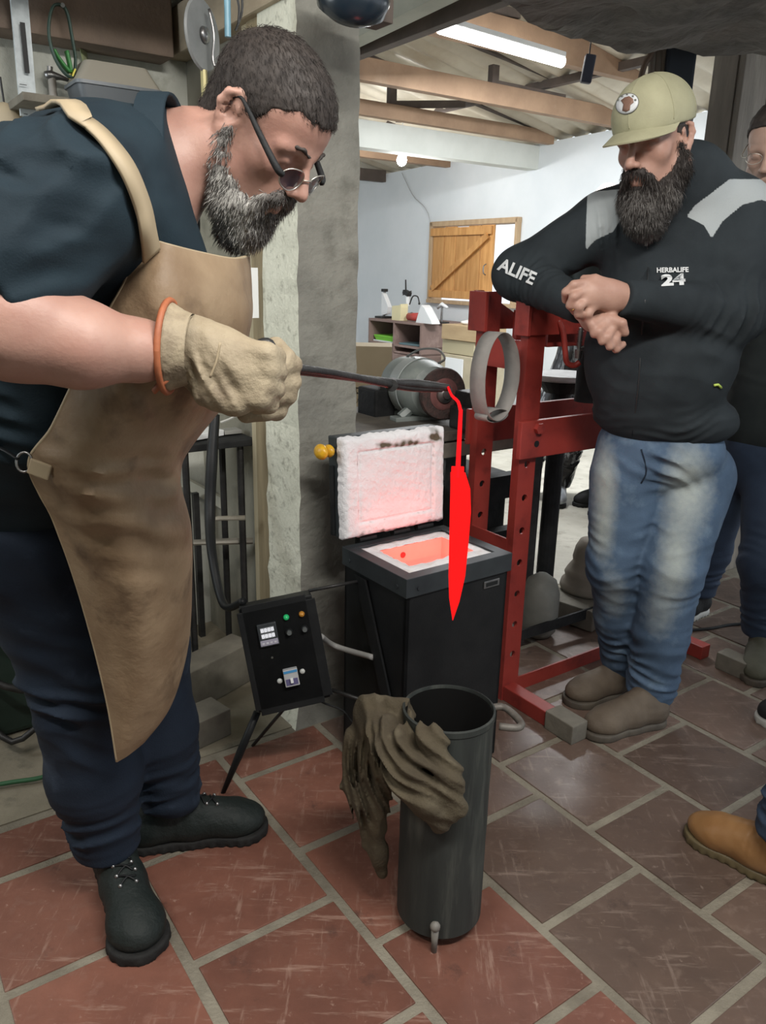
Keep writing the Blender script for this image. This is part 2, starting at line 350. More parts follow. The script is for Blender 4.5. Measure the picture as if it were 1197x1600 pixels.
# beams further left, seen below the lintel
for k,(xx,dz) in enumerate(((700,-.02),(600,-.04))):
    p=wp(xx,262 if k==0 else 285); mb=MB(); mb.box(p-uB*2.2+uZ*.06,(4.4,.08,.12),T=rotz(BA),bev=.004); o=obj('rear_roof_beam',mb,m_beam if k==0 else m_beamd); tag(o,['brown rear roof beam above the bare bulb','dark brown beam end left of the bare bulb'][k],'beam'); o['kind']='structure'
# corrugated roof sheet, ridges along B, rising toward the camera
mb=MB(); slope=.18; nA=440; a0,a1=-10.5,-1.0; rings=[]
for b_ in np.linspace(DW+.15,DW-6.5,12):
    r_=[]
    for i in range(nA+1):
        a=a0+(a1-a0)*i/nA; z=wz(a)+.05+(DW-b_)*slope+.018*math.sin(a*2*PI/.09*.5)
        r_.append(gp(a,b_,z))
    rings.append(r_)
mb.loft(rings,cap=False,closed=False); o=struct('ceiling',mb,m_sheet,True)
# rafters following the sheets and web struts
def bar(p,q,w,h,mat,name,label,cat='beam'):
    d=nrm(q-p); L_=np.linalg.norm(q-p); x=nrm(np.cross(uZ,d)) if abs(d[2])<.95 else uA; y=np.cross(d,x); mb=MB(); mb.box((p+q)/2,(w,h,L_),T=np.array([x,y,d]).T,bev=.003); o=obj(name,mb,mat); tag(o,label,cat); o['kind']='structure'; return o
def zroof(a,b): return wz(a)+.03+(DW-b)*slope
for nm,pb_,h_,bs in (('c',bc,hc_,(1.1,2.2)),('b',bb,hb_,(.8,2.1)),('a',ba,ha_,(1.9,))):
    a=pb_@uA; 
    lab={'c':'lintel side truss','b':'middle truss','a':'lamp side truss'}[nm]
    bar(gp(a,DW-.1,pb_[2]+h_+.02),gp(a,DW-4.6,zroof(a,DW-4.6)-.06),.05,.08,m_beamd,'rafter','dark sloping rafter of the '+lab)
    for k,b_ in enumerate(bs):
        bb_=DW-b_-.6; bar(gp(a,bb_,pb_[2]+h_*.5),gp(a,bb_,zroof(a,bb_)-.05),.05,.06,m_beamd,'king_strut','short upright strut, %s one of the %s'%(['rear','front'][k],lab))
        bar(gp(a,bb_,pb_[2]+h_),gp(a,bb_+.7,zroof(a,bb_+.7)-.04),.04,.05,m_beamd,'web_strut','slanting strut, %s one of the %s'%(['rear','front'][k],lab))
for k,b_ in enumerate((.9,2.0,3.1,4.2)):
    mb=MB(); b2=DW-b_; zc=zroof(-5,b2); mb.box(gp(-5.5,b2,zc-.0),(.05,9,.05),T=rotz(BA)@rot((0,1,0),0)); o=obj('purlin',mb,m_beamd); tag(o,['purlin nearest the far wall','second purlin from the far wall','third purlin from the far wall','purlin nearest the viewer'][k],'beam'); o['kind']='structure'
# near cross beams (run along A) at the upper left of the opening
p=atz(569,62,2.42); q=atz(704,-4,2.42); d=nrm(q-p); bar(p-d*.9+uZ*.05,q+d*1.2+uZ*.05,.10,.10,m_beamg,'painted_beam','pale green painted beam crossing above the tube lamp end')
p=atz(571,74,2.42); q=atz(681,31,2.42); d=nrm(q-p); bar(p-d*.9+uZ*.04+uB*.08,q+d*1.2+uZ*.04+uB*.08,.06,.09,m_beamd,'dark_beam','dark beam running just behind the pale green beam')
# tube lamp on the tie beam
l0=atz(688,43,ba[2]-.05); l1=atz(878,97,ba[2]-.05); d=nrm(l1-l0)
lamp=thing('tube_lamp','glowing white fluorescent tube lamp under the brown tie beam','lamp',(l0+l1)/2)
mb=MB(); mb.box((l0+l1)/2+uZ*.035,(np.linalg.norm(l1-l0),.06,.03),T=rotz(math.atan2(d[1],d[0])),bev=.006); obj('fixture',mb,m_white,lamp)
mb=MB(); mb.cyl(l0,l1,.030,n=14); obj('tube',mb,M('lamp_glow',(1,1,1),None,emit=(1,.99,.95),estr=16),lamp,True)
# bare bulb
bp=wp(628,250,-1.2); bulb=thing('light_bulb','bright bare bulb hanging on a thin cord in the rear room','lamp',bp)
mb=MB(); mb.sphere(bp,.042,16,sc=(1,1,1.15)); obj('glass_bulb',mb,M('bulb_glow',(1,1,1),None,emit=(.93,.97,1),estr=60),bulb,True)
mb=MB(); mb.cyl(bp+uZ*.05,bp+uZ*.10,.02,n=12); obj('socket',mb,m_black,bulb,True)
mb=MB(); mb.tube([bp+uZ*.1,bp+uZ*.75],.004,6); obj('cord',mb,m_white,bulb)
lb=bpy.data.lights.new('bulb_light','POINT'); lb.energy=25; lb.shadow_soft_size=.05; lo=bpy.data.objects.new('bulb_light',lb); COL.objects.link(lo); lo.location=bp-uZ*.08
# switch hanging from the beam
sp=wp(919,108,-2.6); sw=thing('pendant_switch','dark pendant switch hanging on a thin wire beside the cap','switch',sp)
mb=MB(); mb.box(sp,(.045,.035,.11),T=rot((0,1,0),.12),bev=.008); obj('body',mb,M('navy_plastic',(.03,.035,.06),None,rough=.5),sw)
mb=MB(); mb.tube([sp+uZ*.05,sp+uZ*.3+uB*.01,sp+uZ*.75],.003,6); obj('wire',mb,m_black,sw)
# wires on the far wall
mb=MB(); mb.tube([wp(628,270,-.02),wp(645,305,-.02),wp(672,345,-.02),wp(672,470,-.02)],.004,6,smooth=6); tag(obj('wall_wire',mb,M('wire_grey',(.4,.4,.4),None)),'thin grey wire on the far wall left of the window','wire')
# pillar
pc=np.array([-.235,2.13,0]); wB,wA=.185,.20; HP=2.75
def pillar():
    c=pc+uB*wB/2-uA*wA/2
    root=thing('concrete_pillar','tall square concrete pillar with one whitewashed side, behind the smith','pillar',c)
    mb=MB(); n=70; rings=[]
    rr=random.Random(3)
    for k in range(n+1):
        z=HP*k/n; pts=[]
        for (s,t,out) in ((0,0,1),(.5,0,0),(1,0,1),(1,.5,0),(1,1,1),(.5,1,0),(0,1,1),(0,.5,0)):
            j=.0022 if out else .001
            fl=(.05*max(0,1-z/.12)**2)
            pp=pc+uB*(wB*s)+(-uA)*(wA*t)+ (uB*(s-.5)+(-uA)*(t-.5))*2*fl
            pts.append(pp+np.array([rr.gauss(0,j),rr.gauss(0,j),z]))
        rings.append(pts)
    mb.loft(rings); o=obj('shaft',mb,[m_conc,m_paintc],root)
    me=o.data
    for p in me.polygons:
        nn=np.array(p.normal)
        cc0=np.array(abs_matrix(o))[:3,:3]@np.array(p.center)+np.array(abs_matrix(o))[:3,3]-pc; p.material_index=1 if (cc0@uB)<.004+.05*max(0,1-cc0[2]/.12)**2*0 else 0
    return root
pillar()
# wooden door post and jamb beside the pillar, wall running on behind it
pL=pc-uA*wA
mb=MB(); c=pL+(-uA)*.05+uB*.05; mb.box(c+uZ*1.25,(.08,.085,2.5),T=rotz(BA),bev=.004); struct('trim_door_post',mb,m_post)
mb=MB(); c=pL+(-uA)*.115+uB*.03; mb.box(c+uZ*1.25,(.03,.03,2.5),T=rotz(BA),bev=.003); struct('trim_door_jamb',mb,M('jamb_light',(.50,.44,.30),(.42,.36,.24),6,.7,stretch=(6,6,.5)))
cor=pL+(-uA)*.60+uB*.06      # room corner
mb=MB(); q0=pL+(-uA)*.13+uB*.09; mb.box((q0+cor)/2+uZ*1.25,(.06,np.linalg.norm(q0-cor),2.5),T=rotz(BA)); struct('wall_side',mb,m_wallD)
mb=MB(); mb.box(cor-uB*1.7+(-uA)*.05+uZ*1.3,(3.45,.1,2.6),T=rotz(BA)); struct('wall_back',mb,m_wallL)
# ceiling over the left corner: dark boards, a brown header along B, a pale header along A
zt=2.02
mb=MB(); p=atz(265,92,1.93); mb.box(p-uB*1.5+uZ*.09-uA*.02,(3.0,.12,.19),T=rotz(BA),bev=.006); struct('trim_header_brown',mb,m_ceilb)
mb=MB(); mb.box(p-uA*-.0+uA*.32+uB*.07+uZ*.08,(.10,.80,.13),T=rotz(BA),bev=.006); struct('trim_header_pale',mb,M('pale_header',(.42,.35,.25),(.34,.28,.20),4,.7,stretch=(4,1,4)))
mb=MB(); 
for k in range(6): mb.box(p-uB*1.4+uA*(.02+.16*k)+uZ*.20,(3.2,.152,.03),T=rotz(BA),bev=.003)
struct('ceiling_boards',mb,m_ceilb)
# unseen near room: ceiling, walls behind and left of the viewer (they keep the sky out)
mb=MB(); mb.box((-.3,.2,2.75),(5.4,4.4,.06)); struct('ceiling_near',mb,m_ceilb)
mb=MB(); mb.box((-.3,-2.0,1.37),(5.6,.1,2.75)); struct('wall_behind',mb,m_wallL)
mb=MB(); mb.box((-3.0,.2,1.37),(.1,4.4,2.75)); struct('wall_left',mb,m_wallL)
# rough concrete slab overhead right and boarded concrete wall
z=2.02
poly=[(700,-40),(775,0),(830,28),(880,52),(940,66),(1000,76),(1100,86),(1197,92),(1420,110),(1420,-160),(700,-160)]
P=[atz(x,y,z) for x,y in poly]
mb=MB(); n=len(P); mb.add([p for p in P]+[p+uZ*.28 for p in P],[tuple(range(n)),tuple(range(2*n-1,n-1,-1))]+[((i+1)%n,i,n+i,n+(i+1)%n) for i in range(n)])
o=struct('ceiling_slab',mb,m_rough)
bm=bmesh.new(); bm.from_mesh(o.data); bmesh.ops.triangulate(bm,faces=bm.faces[:]); 
for _ in range(5): bmesh.ops.subdivide_edges(bm,edges=[e for e in bm.edges if e.calc_length()>.06],cuts=1,use_grid_fill=False); bmesh.ops.triangulate(bm,faces=bm.faces[:])
bm.normal_update()
from mathutils import noise as MN
for v in bm.verts: 
    d=MN.fractal(v.co*5,1,2,5); v.co+=v.normal*d*.028
bm.to_mesh(o.data); bm.free()
# boarded wall at right
b0=atz(1062,925,0); 
mb=MB()
bw=struct('wall_right',MB().box(b0+uB*1.1+(-uA)*.12+uZ*1.1,(2.2,.1,2.2),T=rotz(BA)),m_board)
for k in range(9):
    mb=MB(); mb.box(b0+uB*(.09+.175*k)+(-uA)*.055+uZ*1.1,(.168,.028,2.2),T=rotz(BA)@rot((1,0,0),R.uniform(-.002,.002)),bev=.005); obj('board',mb,m_board,bw)
# ================================================================ FURNACE
FC=np.array([.062,1.76,0]); FA=.632; FWd,FD,FH=.338,.273,.619
fu=np.array([math.cos(FA),math.sin(FA),0]); fv=np.array([-fu[1],fu[0],0]); TF=np.array([fu,fv,uZ]).T
fur=thing('tempering_furnace','black upright heat treating furnace with its white lined lid open','furnace',FC+fu*FWd/2+fv*FD/2,FA)
def fp(u,v,z): return FC+fu*u+fv*v+uZ*z
wt=.047
mb=MB()
# shell of four walls round a cavity, rim lip, base
mb.tr(FC,TF)
mb.box((FWd/2,.006,.31),(FWd,.012,.60),bev=.002); mb.box((FWd/2,FD-.006,.31),(FWd,.012,.60),bev=.002)
mb.box((.006,FD/2,.31),(.012,FD,.60),bev=.002); mb.box((FWd-.006,FD/2,.31),(.012,FD,.60),bev=.002)
mb.box((FWd/2,FD/2,.05),(FWd-.02,FD-.02,.04))
obj('shell',mb,m_black,fur,False)
mb=MB(); mb.tr(FC,TF); 
for c,s in (((FWd/2,.010,.594),(FWd+.014,.034,.05)),((FWd/2,FD-.012,.594),(FWd+.014,.03,.05)),((.010,FD/2,.594),(.034,FD-.05,.0496)),((FWd-.010,FD/2,.594),(.034,FD-.05,.0496))): mb.box(c,s,bev=.0015)
obj('rim_frame',mb,m_grey_edge,fur)
mb=MB(); mb.tr(FC,TF)
mb.box((FWd/2,FD/2,.02),(FWd-.03,FD-.03,.03)); obj('plinth',mb,m_black,fur)
# wool lining round the muffle opening
ox0,ox1,oy0,oy1=.070,.285,.080,.212
mb=MB(); mb.tr(FC,TF); zt_=.614
x0,x1,y0,y1=.028,FWd-.028,.028,FD-.024
nn=24
def ringrect(x0,x1,y0,y1,z,jit=0,k=12):
    pts=[]
    for (ax,ay,bx,by) in ((x0,y0,x1,y0),(x1,y0,x1,y1),(x1,y1,x0,y1),(x0,y1,x0,y0)):
        for i in range(k): t=i/k; pts.append((ax+(bx-ax)*t+R.gauss(0,jit),ay+(by-ay)*t+R.gauss(0,jit),z+R.gauss(0,jit)))
    return pts
mb.loft([ringrect(x0,x1,y0,y1,zt_-.02),ringrect(x0,x1,y0,y1,zt_,.0008),ringrect((x0+ox0)/2,(x1+ox1)/2,(y0+oy0)/2,(y1+oy1)/2,zt_+.002,.0012),ringrect(ox0,ox1,oy0,oy1,zt_-.003,.0012)],cap=False)
obj('wool_lining',mb,m_wool,fur,True)
mb=MB(); mb.tr(FC,TF)
mb.loft([ringrect(ox0,ox1,oy0,oy1,zt_-.003),ringrect(ox0+.004,ox1-.004,oy0+.004,oy1-.004,.52),ringrect(ox0+.006,ox1-.006,oy0+.006,oy1-.006,.30)],cap=False)
mb.box(((ox0+ox1)/2,(oy0+oy1)/2,.295),(ox1-ox0,oy1-oy0,.01))
obj('hot_chamber',mb,m_glowfire,fur)
mb=MB(); mb.tr(FC,TF); mb.cyl(((ox0+ox1)/2-.03,oy1-.004,.585),((ox0+ox1)/2-.03,oy1+.01,.585),.008,n=14); obj('burner_port',mb,M('hot_port',(.3,.02,.02),None,emit=(.6,.01,.01),estr=.5),fur)
rl=bpy.data.lights.new('chamber_glow','AREA'); rl.shape='RECTANGLE'; rl.size=.19; rl.size_y=.11; rl.energy=.32; rl.color=(1,.10,.06); rlo=bpy.data.objects.new('chamber_glow',rl); COL.objects.link(rlo); rlo.location=tuple(fp((ox0+ox1)/2,(oy0+oy1)/2,.56)); rlo.rotation_euler=(PI,0,FA)
# name plate
mb=MB(); mb.tr(FC,TF); mb.box((FWd-.058,-.002,.545),(.055,.003,.020),bev=.001); pl=obj('name_plate',mb,m_steel,fur)
mb=MB(); mb.tr(FC,TF); mb.box((FWd-.058,-.0042,.545),(.040,.001,.010)); obj('plate_print',mb,m_black,pl)
for u_,v_,z_,du,dv in ((-.006,.03,.59,-.004,0),(-.006,.24,.59,-.004,0),(.03,-.007,.59,0,-.004)):
    mb=MB(); mb.tr(FC,TF); mb.cyl((u_,v_,z_),(u_+du,v_+dv,z_),.005,n=10); obj('rivet',mb,m_grey_edge,fur)
# lid: hinged on the back edge v=FD, inner face toward the camera
hz=.625; LH=.262; LT=.055; lean=math.radians(-4)
l00=fp(-.012,FD+.016,hz+.012)
# lid plane: along fu (hinge) and up
ln=math.radians(3); ldir=nrm(uZ*math.cos(ln)+fv*math.sin(ln)); lnor=np.cross(fu,ldir)   # lnor points away from the chamber side
if lnor@fv<0: lnor=-lnor
TLd=np.array([fu,ldir,lnor]).T; LO=fp(-.004,FD+.004,hz+.012); LW=FWd+.004; LH=.272
mb=MB(); mb.tr(LO,TLd); mb.box((LW/2,LH/2,.040),(LW,LH,.044),bev=.003); lid=obj('lid',mb,m_grey_edge,fur)
NXL,NYL=96,80
def lid_grid():
    X,Y=np.meshgrid(np.linspace(0,1,NXL),np.linspace(0,1,NYL)); x=X*LW;y=Y*LH
    Pn=np.stack([x,y,x*0],-1).reshape(-1,3)
    e=np.minimum(np.minimum(x,LW-x),np.minimum(y,LH-y)); n1=sn(Pn,45).reshape(x.shape); n2=sn(Pn,140,2).reshape(x.shape); n3=sn(Pn,330,1).reshape(x.shape)
    z=-.016*(1-np.exp(-e/.004))
    g=np.maximum(np.abs(x-LW/2)/(LW/2-.046),np.abs(y-LH/2)/(LH/2-.040))   # pressed rectangle
    z+=.0045*np.exp(-((g-1)/.035)**2)+.0022*(g<1)
    z+=.0010*n1+.0009*n2+.0006*n3
    xo=x+np.where(e<.002,.0035*n2,0)*np.sign(X-.5)*.5*((X<.02)|(X>.98)); yo=y+np.where(e<.002,.0035*n2,0)*np.sign(Y-.5)*((Y<.02)|(Y>.98))
    top=np.exp(-((Y-.885)/.035)**2)*np.clip((X-.2)*8,0,1)*(X<.95)*np.clip(.75+.7*n1,0,1)+1.1*np.exp(-((X-.88)/.05)**2-((Y-.94)/.05)**2)
    sc=np.clip(top*(.6+.5*n2)+.55*np.exp(-((g-1.02)/.03)**2)*np.clip(n2*.8-.15,0,1)+.5*np.exp(-((Y-.03)/.03)**2)*np.clip(n2,0,1),0,1)
    return np.stack([xo,yo,z],-1),sc
G0,SC=lid_grid(); Vl=(G0.reshape(-1,3)@TLd.T)+LO; bk=G0.copy(); bk[...,2]=.019; Vb=(bk.reshape(-1,3)@TLd.T)+LO; nL=len(Vl)
Fl=[]
for j in range(NYL-1):
    for i in range(NXL-1): q=(j*NXL+i,j*NXL+i+1,(j+1)*NXL+i+1,(j+1)*NXL+i); Fl.append(q[::-1])
rim_=[(i,i+1) for i in range(NXL-1)]+[((NYL-1)*NXL+i+1,(NYL-1)*NXL+i) for i in range(NXL-1)]+[((j+1)*NXL,j*NXL) for j in range(NYL-1)]+[(j*NXL+NXL-1,(j+1)*NXL+NXL-1) for j in range(NYL-1)]
Fl+=[(a_,b_,b_+nL,a_+nL) for a_,b_ in rim_]
m_wool2=M('lid_wool',(.80,.79,.81),(.73,.72,.74),9,.95,bump=.5,bscale=60); attrmix(m_wool2,'scorch',(.10,.085,.055),.08,.6)
wl=raw('wool_panel',np.concatenate([Vl,Vb]),Fl,m_wool2,lid,True)
a_=wl.data.attributes.new('scorch','FLOAT','POINT'); a_.data.foreach_set('value',np.concatenate([SC.ravel(),SC.ravel()*0]).astype(np.float32))
for x in (.085,.20,.285):
    mb=MB(); mb.tr(LO,TLd); mb.cyl((x-.028,-.012,.012),(x+.028,-.012,.012),.010,n=12); mb.box((x,-.002,.02),(.05,.03,.006)); obj('hinge',mb,m_blackr,fur,40)
mb=MB(); mb.tr(LO,TLd); mb.cyl((0,LH-.035,.03),(-.055,LH-.035,.03),.006); kn=obj('handle_rod',mb,m_dsteel,lid)
mb=MB(); mb.tr(LO,TLd)
for x,r in ((-.018,.017),(-.042,.021)): mb.sphere((x,LH-.035,.03),r,16,sc=(.75,1,1.2))
obj('knob',mb,m_yellow,lid,True)
mb=MB(); mb.tr(LO,TLd); mb.box((-.006,.10,.04),(.006,.19,.012)); obj('lid_strap',mb,m_black,lid)
# arms and triangle bracket that carry the control box
a0=fp(-.008,.20,.545); a1=fp(-.008,.06,.24)
P0=at(368,950,1.80);P1=at(490,925,1.84);P3=at(402,1122,1.745)
px=nrm(P1-P0); pyv=P3-P0; pyv=pyv-px*(pyv@px); PH=np.linalg.norm(pyv)*.99; py_=nrm(pyv); PW=np.linalg.norm(P1-P0); pz=np.cross(px,py_)
if pz[1]<0: pz=-pz
def cp(x,y,z=0): return P0+px*x+py_*y+pz*z      # x right, y down, z away from camera
Tc=np.array([px,py_,pz]).T
for q_,a_,r_ in ((cp(PW-.01,.0,.03),a0,.0045),(cp(PW,PH-.02,.02),a1,.0055)): mb=MB(); mb.tube([q_,a_],r_,8); obj('support_arm',mb,m_dsteel,fur,True)
mb=MB(); q=[fp(-.004,.215,.56),fp(-.004,.165,.56),fp(-.004,.02,.22),fp(-.004,.05,.20)]; mb.add(q+[p_-fu*.006 for p_ in q],[(0,1,2,3),(7,6,5,4),(0,4,5,1),(1,5,6,2),(2,6,7,3),(3,7,4,0)]); obj('bracket_plate',mb,m_black,fur)
# ---------------- control box
ctl=thing('control_box','tilted black control box with temperature display, lamps and breaker','control box',cp(PW/2,PH,.03))
mb=MB(); mb.tr(P0,Tc); mb.box((PW/2,PH/2,.045),(PW-.012,PH-.012,.075),bev=.004); obj('enclosure',mb,m_black,ctl)
mb=MB(); mb.tr(P0,Tc)
th=.006
mb.box((PW/2,PH/2,0),(PW,PH-.03,th),bev=.0015); mb.box((PW/2-.005,PH/2,.0),(PW-.035,PH,th),bev=.0015); panel=obj('front_panel',mb,m_black,ctl)
def dot(x,y,r,h,mat,name,par=panel,n=18,dome=0):
    mb=MB(); mb.tr(P0,Tc); mb.cyl((x*PW,y*PH,-.002),(x*PW,y*PH,-h),r,r*.9,n)
    if dome: mb.sphere((x*PW,y*PH,-h),r*.9,12)
    return obj(name,mb,mat,par,40)
# thermostat
mb=MB(); mb.tr(P0,Tc); tx,ty=.335*PW,.285*PH; mb.box((tx,ty,-.006),(.048,.058,.012),bev=.002); th_=obj('temperature_controller',mb,M('bezel_grey',(.03,.035,.04),None,rough=.35),ctl)
mb=MB(); mb.tr(P0,Tc); mb.box((tx,ty-.013,-.0125),(.034,.012,.001)); mb.box((tx,ty+.002,-.0125),(.034,.012,.001)); obj('display',mb,M('display_lit',(.35,.36,.38),None,rough=.3,emit=(.42,.44,.48),estr=.22),th_)
mb=MB(); mb.tr(P0,Tc)
for yy in (-.013,.002):
    for i in range(4):
        x_=tx-.0125+i*.0085
        for (dx,dy,w,h) in ((0,-.0035,.0045,.001),(0,0,.0045,.001),(0,.0035,.0045,.001),(-.0025,-.0018,.001,.003),(.0025,-.0018,.001,.003),(-.0025,.0018,.001,.003),(.0025,.0018,.001,.003)): mb.box((x_+dx,ty+yy+dy,-.0133),(w,h,.0006))
obj('digits',mb,M('digit_light',(.8,.8,.82),None,emit=(.8,.82,.9),estr=.8),th_)
mb=MB(); mb.tr(P0,Tc); mb.box((tx,ty+.019,-.0125),(.044,.014,.001)); obj('button_strip',mb,M('lilac_grey',(.33,.32,.40),None,rough=.5),th_)
mb=MB(); mb.tr(P0,Tc)
for i in range(4): mb.box((tx-.015+i*.010,ty+.020,-.0135),(.006,.004,.001))
obj('button',mb,M('button_white',(.55,.55,.6),None),th_)
dot(.60,.17,.0075,.008,M('green_lamp',(.02,.35,.12),None,rough=.3,emit=(.02,.5,.15),estr=.25),'green_lamp',dome=1)
dot(.80,.17,.0075,.008,M('amber_lamp',(.42,.19,.03),None,rough=.3,emit=(.5,.2,.02),estr=.15),'amber_lamp',dome=1)
for x in (.60,.80):
    k=dot(x,.305,.010,.008,m_black,'selector_ring'); k2=dot(x,.305,.0065,.018,M('knob_grey',(.10,.11,.11),None,rough=.35),'selector_knob')
dot(.33,.50,.003,.004,m_steel,'screw')
bx,by=.52*PW,.70*PH
mb=MB(); mb.tr(P0,Tc); mb.box((bx,by,-.010),(.036,.044,.02),bev=.002); br=obj('breaker',mb,M('breaker_grey',(.42,.43,.44),None,rough=.45),ctl)
mb=MB(); mb.tr(P0,Tc); mb.box((bx,by-.016,-.0205),(.034,.006,.001)); obj('blue_band',mb,M('blue_print',(.05,.25,.5),None),br)
mb=MB(); mb.tr(P0,Tc); mb.box((bx,by+.010,-.0205),(.030,.016,.001)); obj('violet_band',mb,M('violet_print',(.10,.09,.20),None),br)
mb=MB(); mb.tr(P0,Tc); mb.box((bx,by+.006,-.024),(.007,.012,.008),bev=.001); obj('toggle',mb,m_white,br)
for x in (-.030,.030): 
    mb=MB(); mb.tr(P0,Tc); mb.sphere((bx+x,by+(.006 if x<0 else -.006),-.004),.007,14,sc=(1,1,.6)); obj('cap_screw',mb,M('screw_white',(.5,.52,.5),None,rough=.3),ctl,True)
mb=MB(); foot=atz(348,1240,0); kp=cp(.0,PH+.004,.05); mb.tube([kp,kp*.5+foot*.5,foot],[.010,.011,.006],10); obj('leg',mb,m_black,ctl,True)
mb=MB(); f2=atz(395,1165,0); mb.tube([cp(.09,PH,.07),f2],[.005,.005],8); obj('rear_leg',mb,m_dsteel,ctl,True)
# cables
def cable(name,pts,r,mat,label,sm=8,cat='cable'): 
    mb=MB(); mb.tube(pts,r,8,smooth=sm); return tag(obj(name,mb,mat,None,True),label,cat)
cable('power_cable',[at(336,648,2.25),at(331,720,2.2),at(328,800,2.15),at(332,870,2.05),at(350,945,1.95),cp(.02,-.004,.05)],[.014,.017,.016,.013,.011,.010],m_black,'thick black cable running down from the small bench to the control box')
cable('grey_hose',[cp(PW,PH*.45,.05),at(525,1010,1.93),fp(-.01,.12,.36)],.008,M('hose_grey',(.3,.3,.29),None),'short grey hose between control box and furnace')
cable('thin_wire',[cp(PW*.8,PH,.04),at(505,1098,1.9),at(535,1110,1.9),at(552,1130,1.86),fp(-.005,.10,.10)],.003,m_blackr,'thin dark wire looping under the control box')
# ================================================================ QUENCH BUCKET
bc_=np.array([.138,1.362,0]); br_=.089
can=thing('quench_tank','tall black steel quench tube with oil, standing on the red tiles','bucket',bc_)
prof=[(br_-.006,.030),(br_,.032),(br_,.10)]+[(br_+R.gauss(0,.0003),.10+.38*k/10) for k in range(1,10)]+[(br_,.495),(br_+.002,.497),(br_+.002,.508),(br_-.002,.510),(br_-.0035,.505),(br_-.0035,.10),(.001,.098)]
mb=MB(); mb.lathe(prof,bc_,n=48); obj('tube_wall',mb,M('drum_black',(.028,.032,.031),(.04,.045,.042),9,.5,spec=.2,bump=.12,bscale=30,stretch=(3,3,.35),c3=(.085,.09,.08),s3=7,rough2=.6),can,35)
mb=MB(); mb.cyl(bc_+uZ*.03,bc_+uZ*.036,br_-.004,n=40); obj('base_plate',mb,m_blackr,can)
mb=MB(); mb.lathe([(br_-.0042,.11),(br_-.0042,.503),(br_-.0065,.503),(br_-.0065,.11)],bc_,n=48,closed=True); obj('inner_wall',mb,M('inner_black',(.003,.003,.003),None,rough=.8,spec=.08),can,True)  # inner wall is matt near-black, darker than the outside of the tube
mb=MB(); mb.cyl(bc_+uZ*.1,bc_+uZ*.40,br_-.0068,n=40); obj('oil',mb,M('quench_oil',(.01,.009,.007),None,rough=.04,spec=.6),can)
vd=nrm(np.array([bc_[0],bc_[1],0])); vn=np.array([vd[1],-vd[0],0])
mb=MB(); 
hp=[bc_+vn*br_*math.cos(t)-vd*br_*math.sin(t)*-1+uZ*.485 for t in (.55,-.15)]
mb.tube([hp[0],hp[0]+vn*.035+vd*.01,hp[1]+vn*.052+vd*.02,hp[1]+vn*.045-vd*.002,hp[1]+vn*.01-vd*.002],.0075,10,smooth=5); obj('handle',mb,M('rusty_bar',(.16,.15,.135),(.09,.08,.07),30,.6,metal=.3),can,True)
for t in (-PI/2-.05,PI/6+.4,PI*5/6-.2):
    p_=bc_+ (vn*math.cos(t)+vd*math.sin(t))*(br_-.006)
    if t<0: p_=bc_+(vn*math.cos(t)+vd*math.sin(t))*(br_+.004)
    mb=MB(); mb.cyl(p_+uZ*.065,p_,.0085,.0055,n=10); mb.sphere(p_+uZ*.066,.011,10); obj('foot_pin',mb,M('pin_grey',(.20,.19,.17),(.12,.11,.10),30,.6),can,True)
# ================================================================ PRESS
PB=np.array([.397,2.262,0]); PT=rotz(BA)   # local x = B, local y = -A
prs=thing('shop_press','red steel workshop press frame with rows of pin holes','press',PB+uB*.3-uA*.1,BA)
def hole_plate(mb,x,y,z0,z1,w,th,holes,r=.011):
    """upright flat plate in the x-z plane (thickness along y) pierced by round holes"""
    hs=sorted(holes); edges=[z0]+[ (a+b)/2 for a,b in zip(hs[:-1],hs[1:])]+[z1]
    if len(hs)==0: mb.box((x+w/2,y+th/2,(z0+z1)/2),(w,th,z1-z0)); return
    # plain pieces outside hole cells
    cells=[]
    for h in hs: cells.append((h-w/2,h+w/2,h))
    z=z0
    for a,b,h in cells:
        if a>z+1e-4: mb.box((x+w/2,y+th/2,(z+a)/2),(w,th,a-z))
        k=16; sq=[];ci=[]
        for i in range(k):
            t=2*PI*i/k+PI/k*0; c,s=math.cos(t),math.sin(t); m_=max(abs(c),abs(s)); sq.append((x+w/2+c/m_*w/2,h+s/m_*w/2)); ci.append((x+w/2+c*r,h+s*r))
        V=[];F=[]
        for yy in (y,y+th): V+=[(p[0],yy,p[1]) for p in sq]+[(p[0],yy,p[1]) for p in ci]
        for i in range(k):
            j=(i+1)%k
            F.append((i,j,k+j,k+i)); F.append((2*k+j,2*k+i,3*k+i,3*k+j)); F.append((k+i,k+j,3*k+j,3*k+i)); F.append((j,i,2*k+i,2*k+j))
        mb.add(V,F); z=b
    if z1>z+1e-4: mb.box((x+w/2,y+th/2,(z+z1)/2),(w,th,z1-z))
holes=[.16+.104*k for k in range(7)]
UW=.068; UT=.030; GAP=.19; PHT=1.272
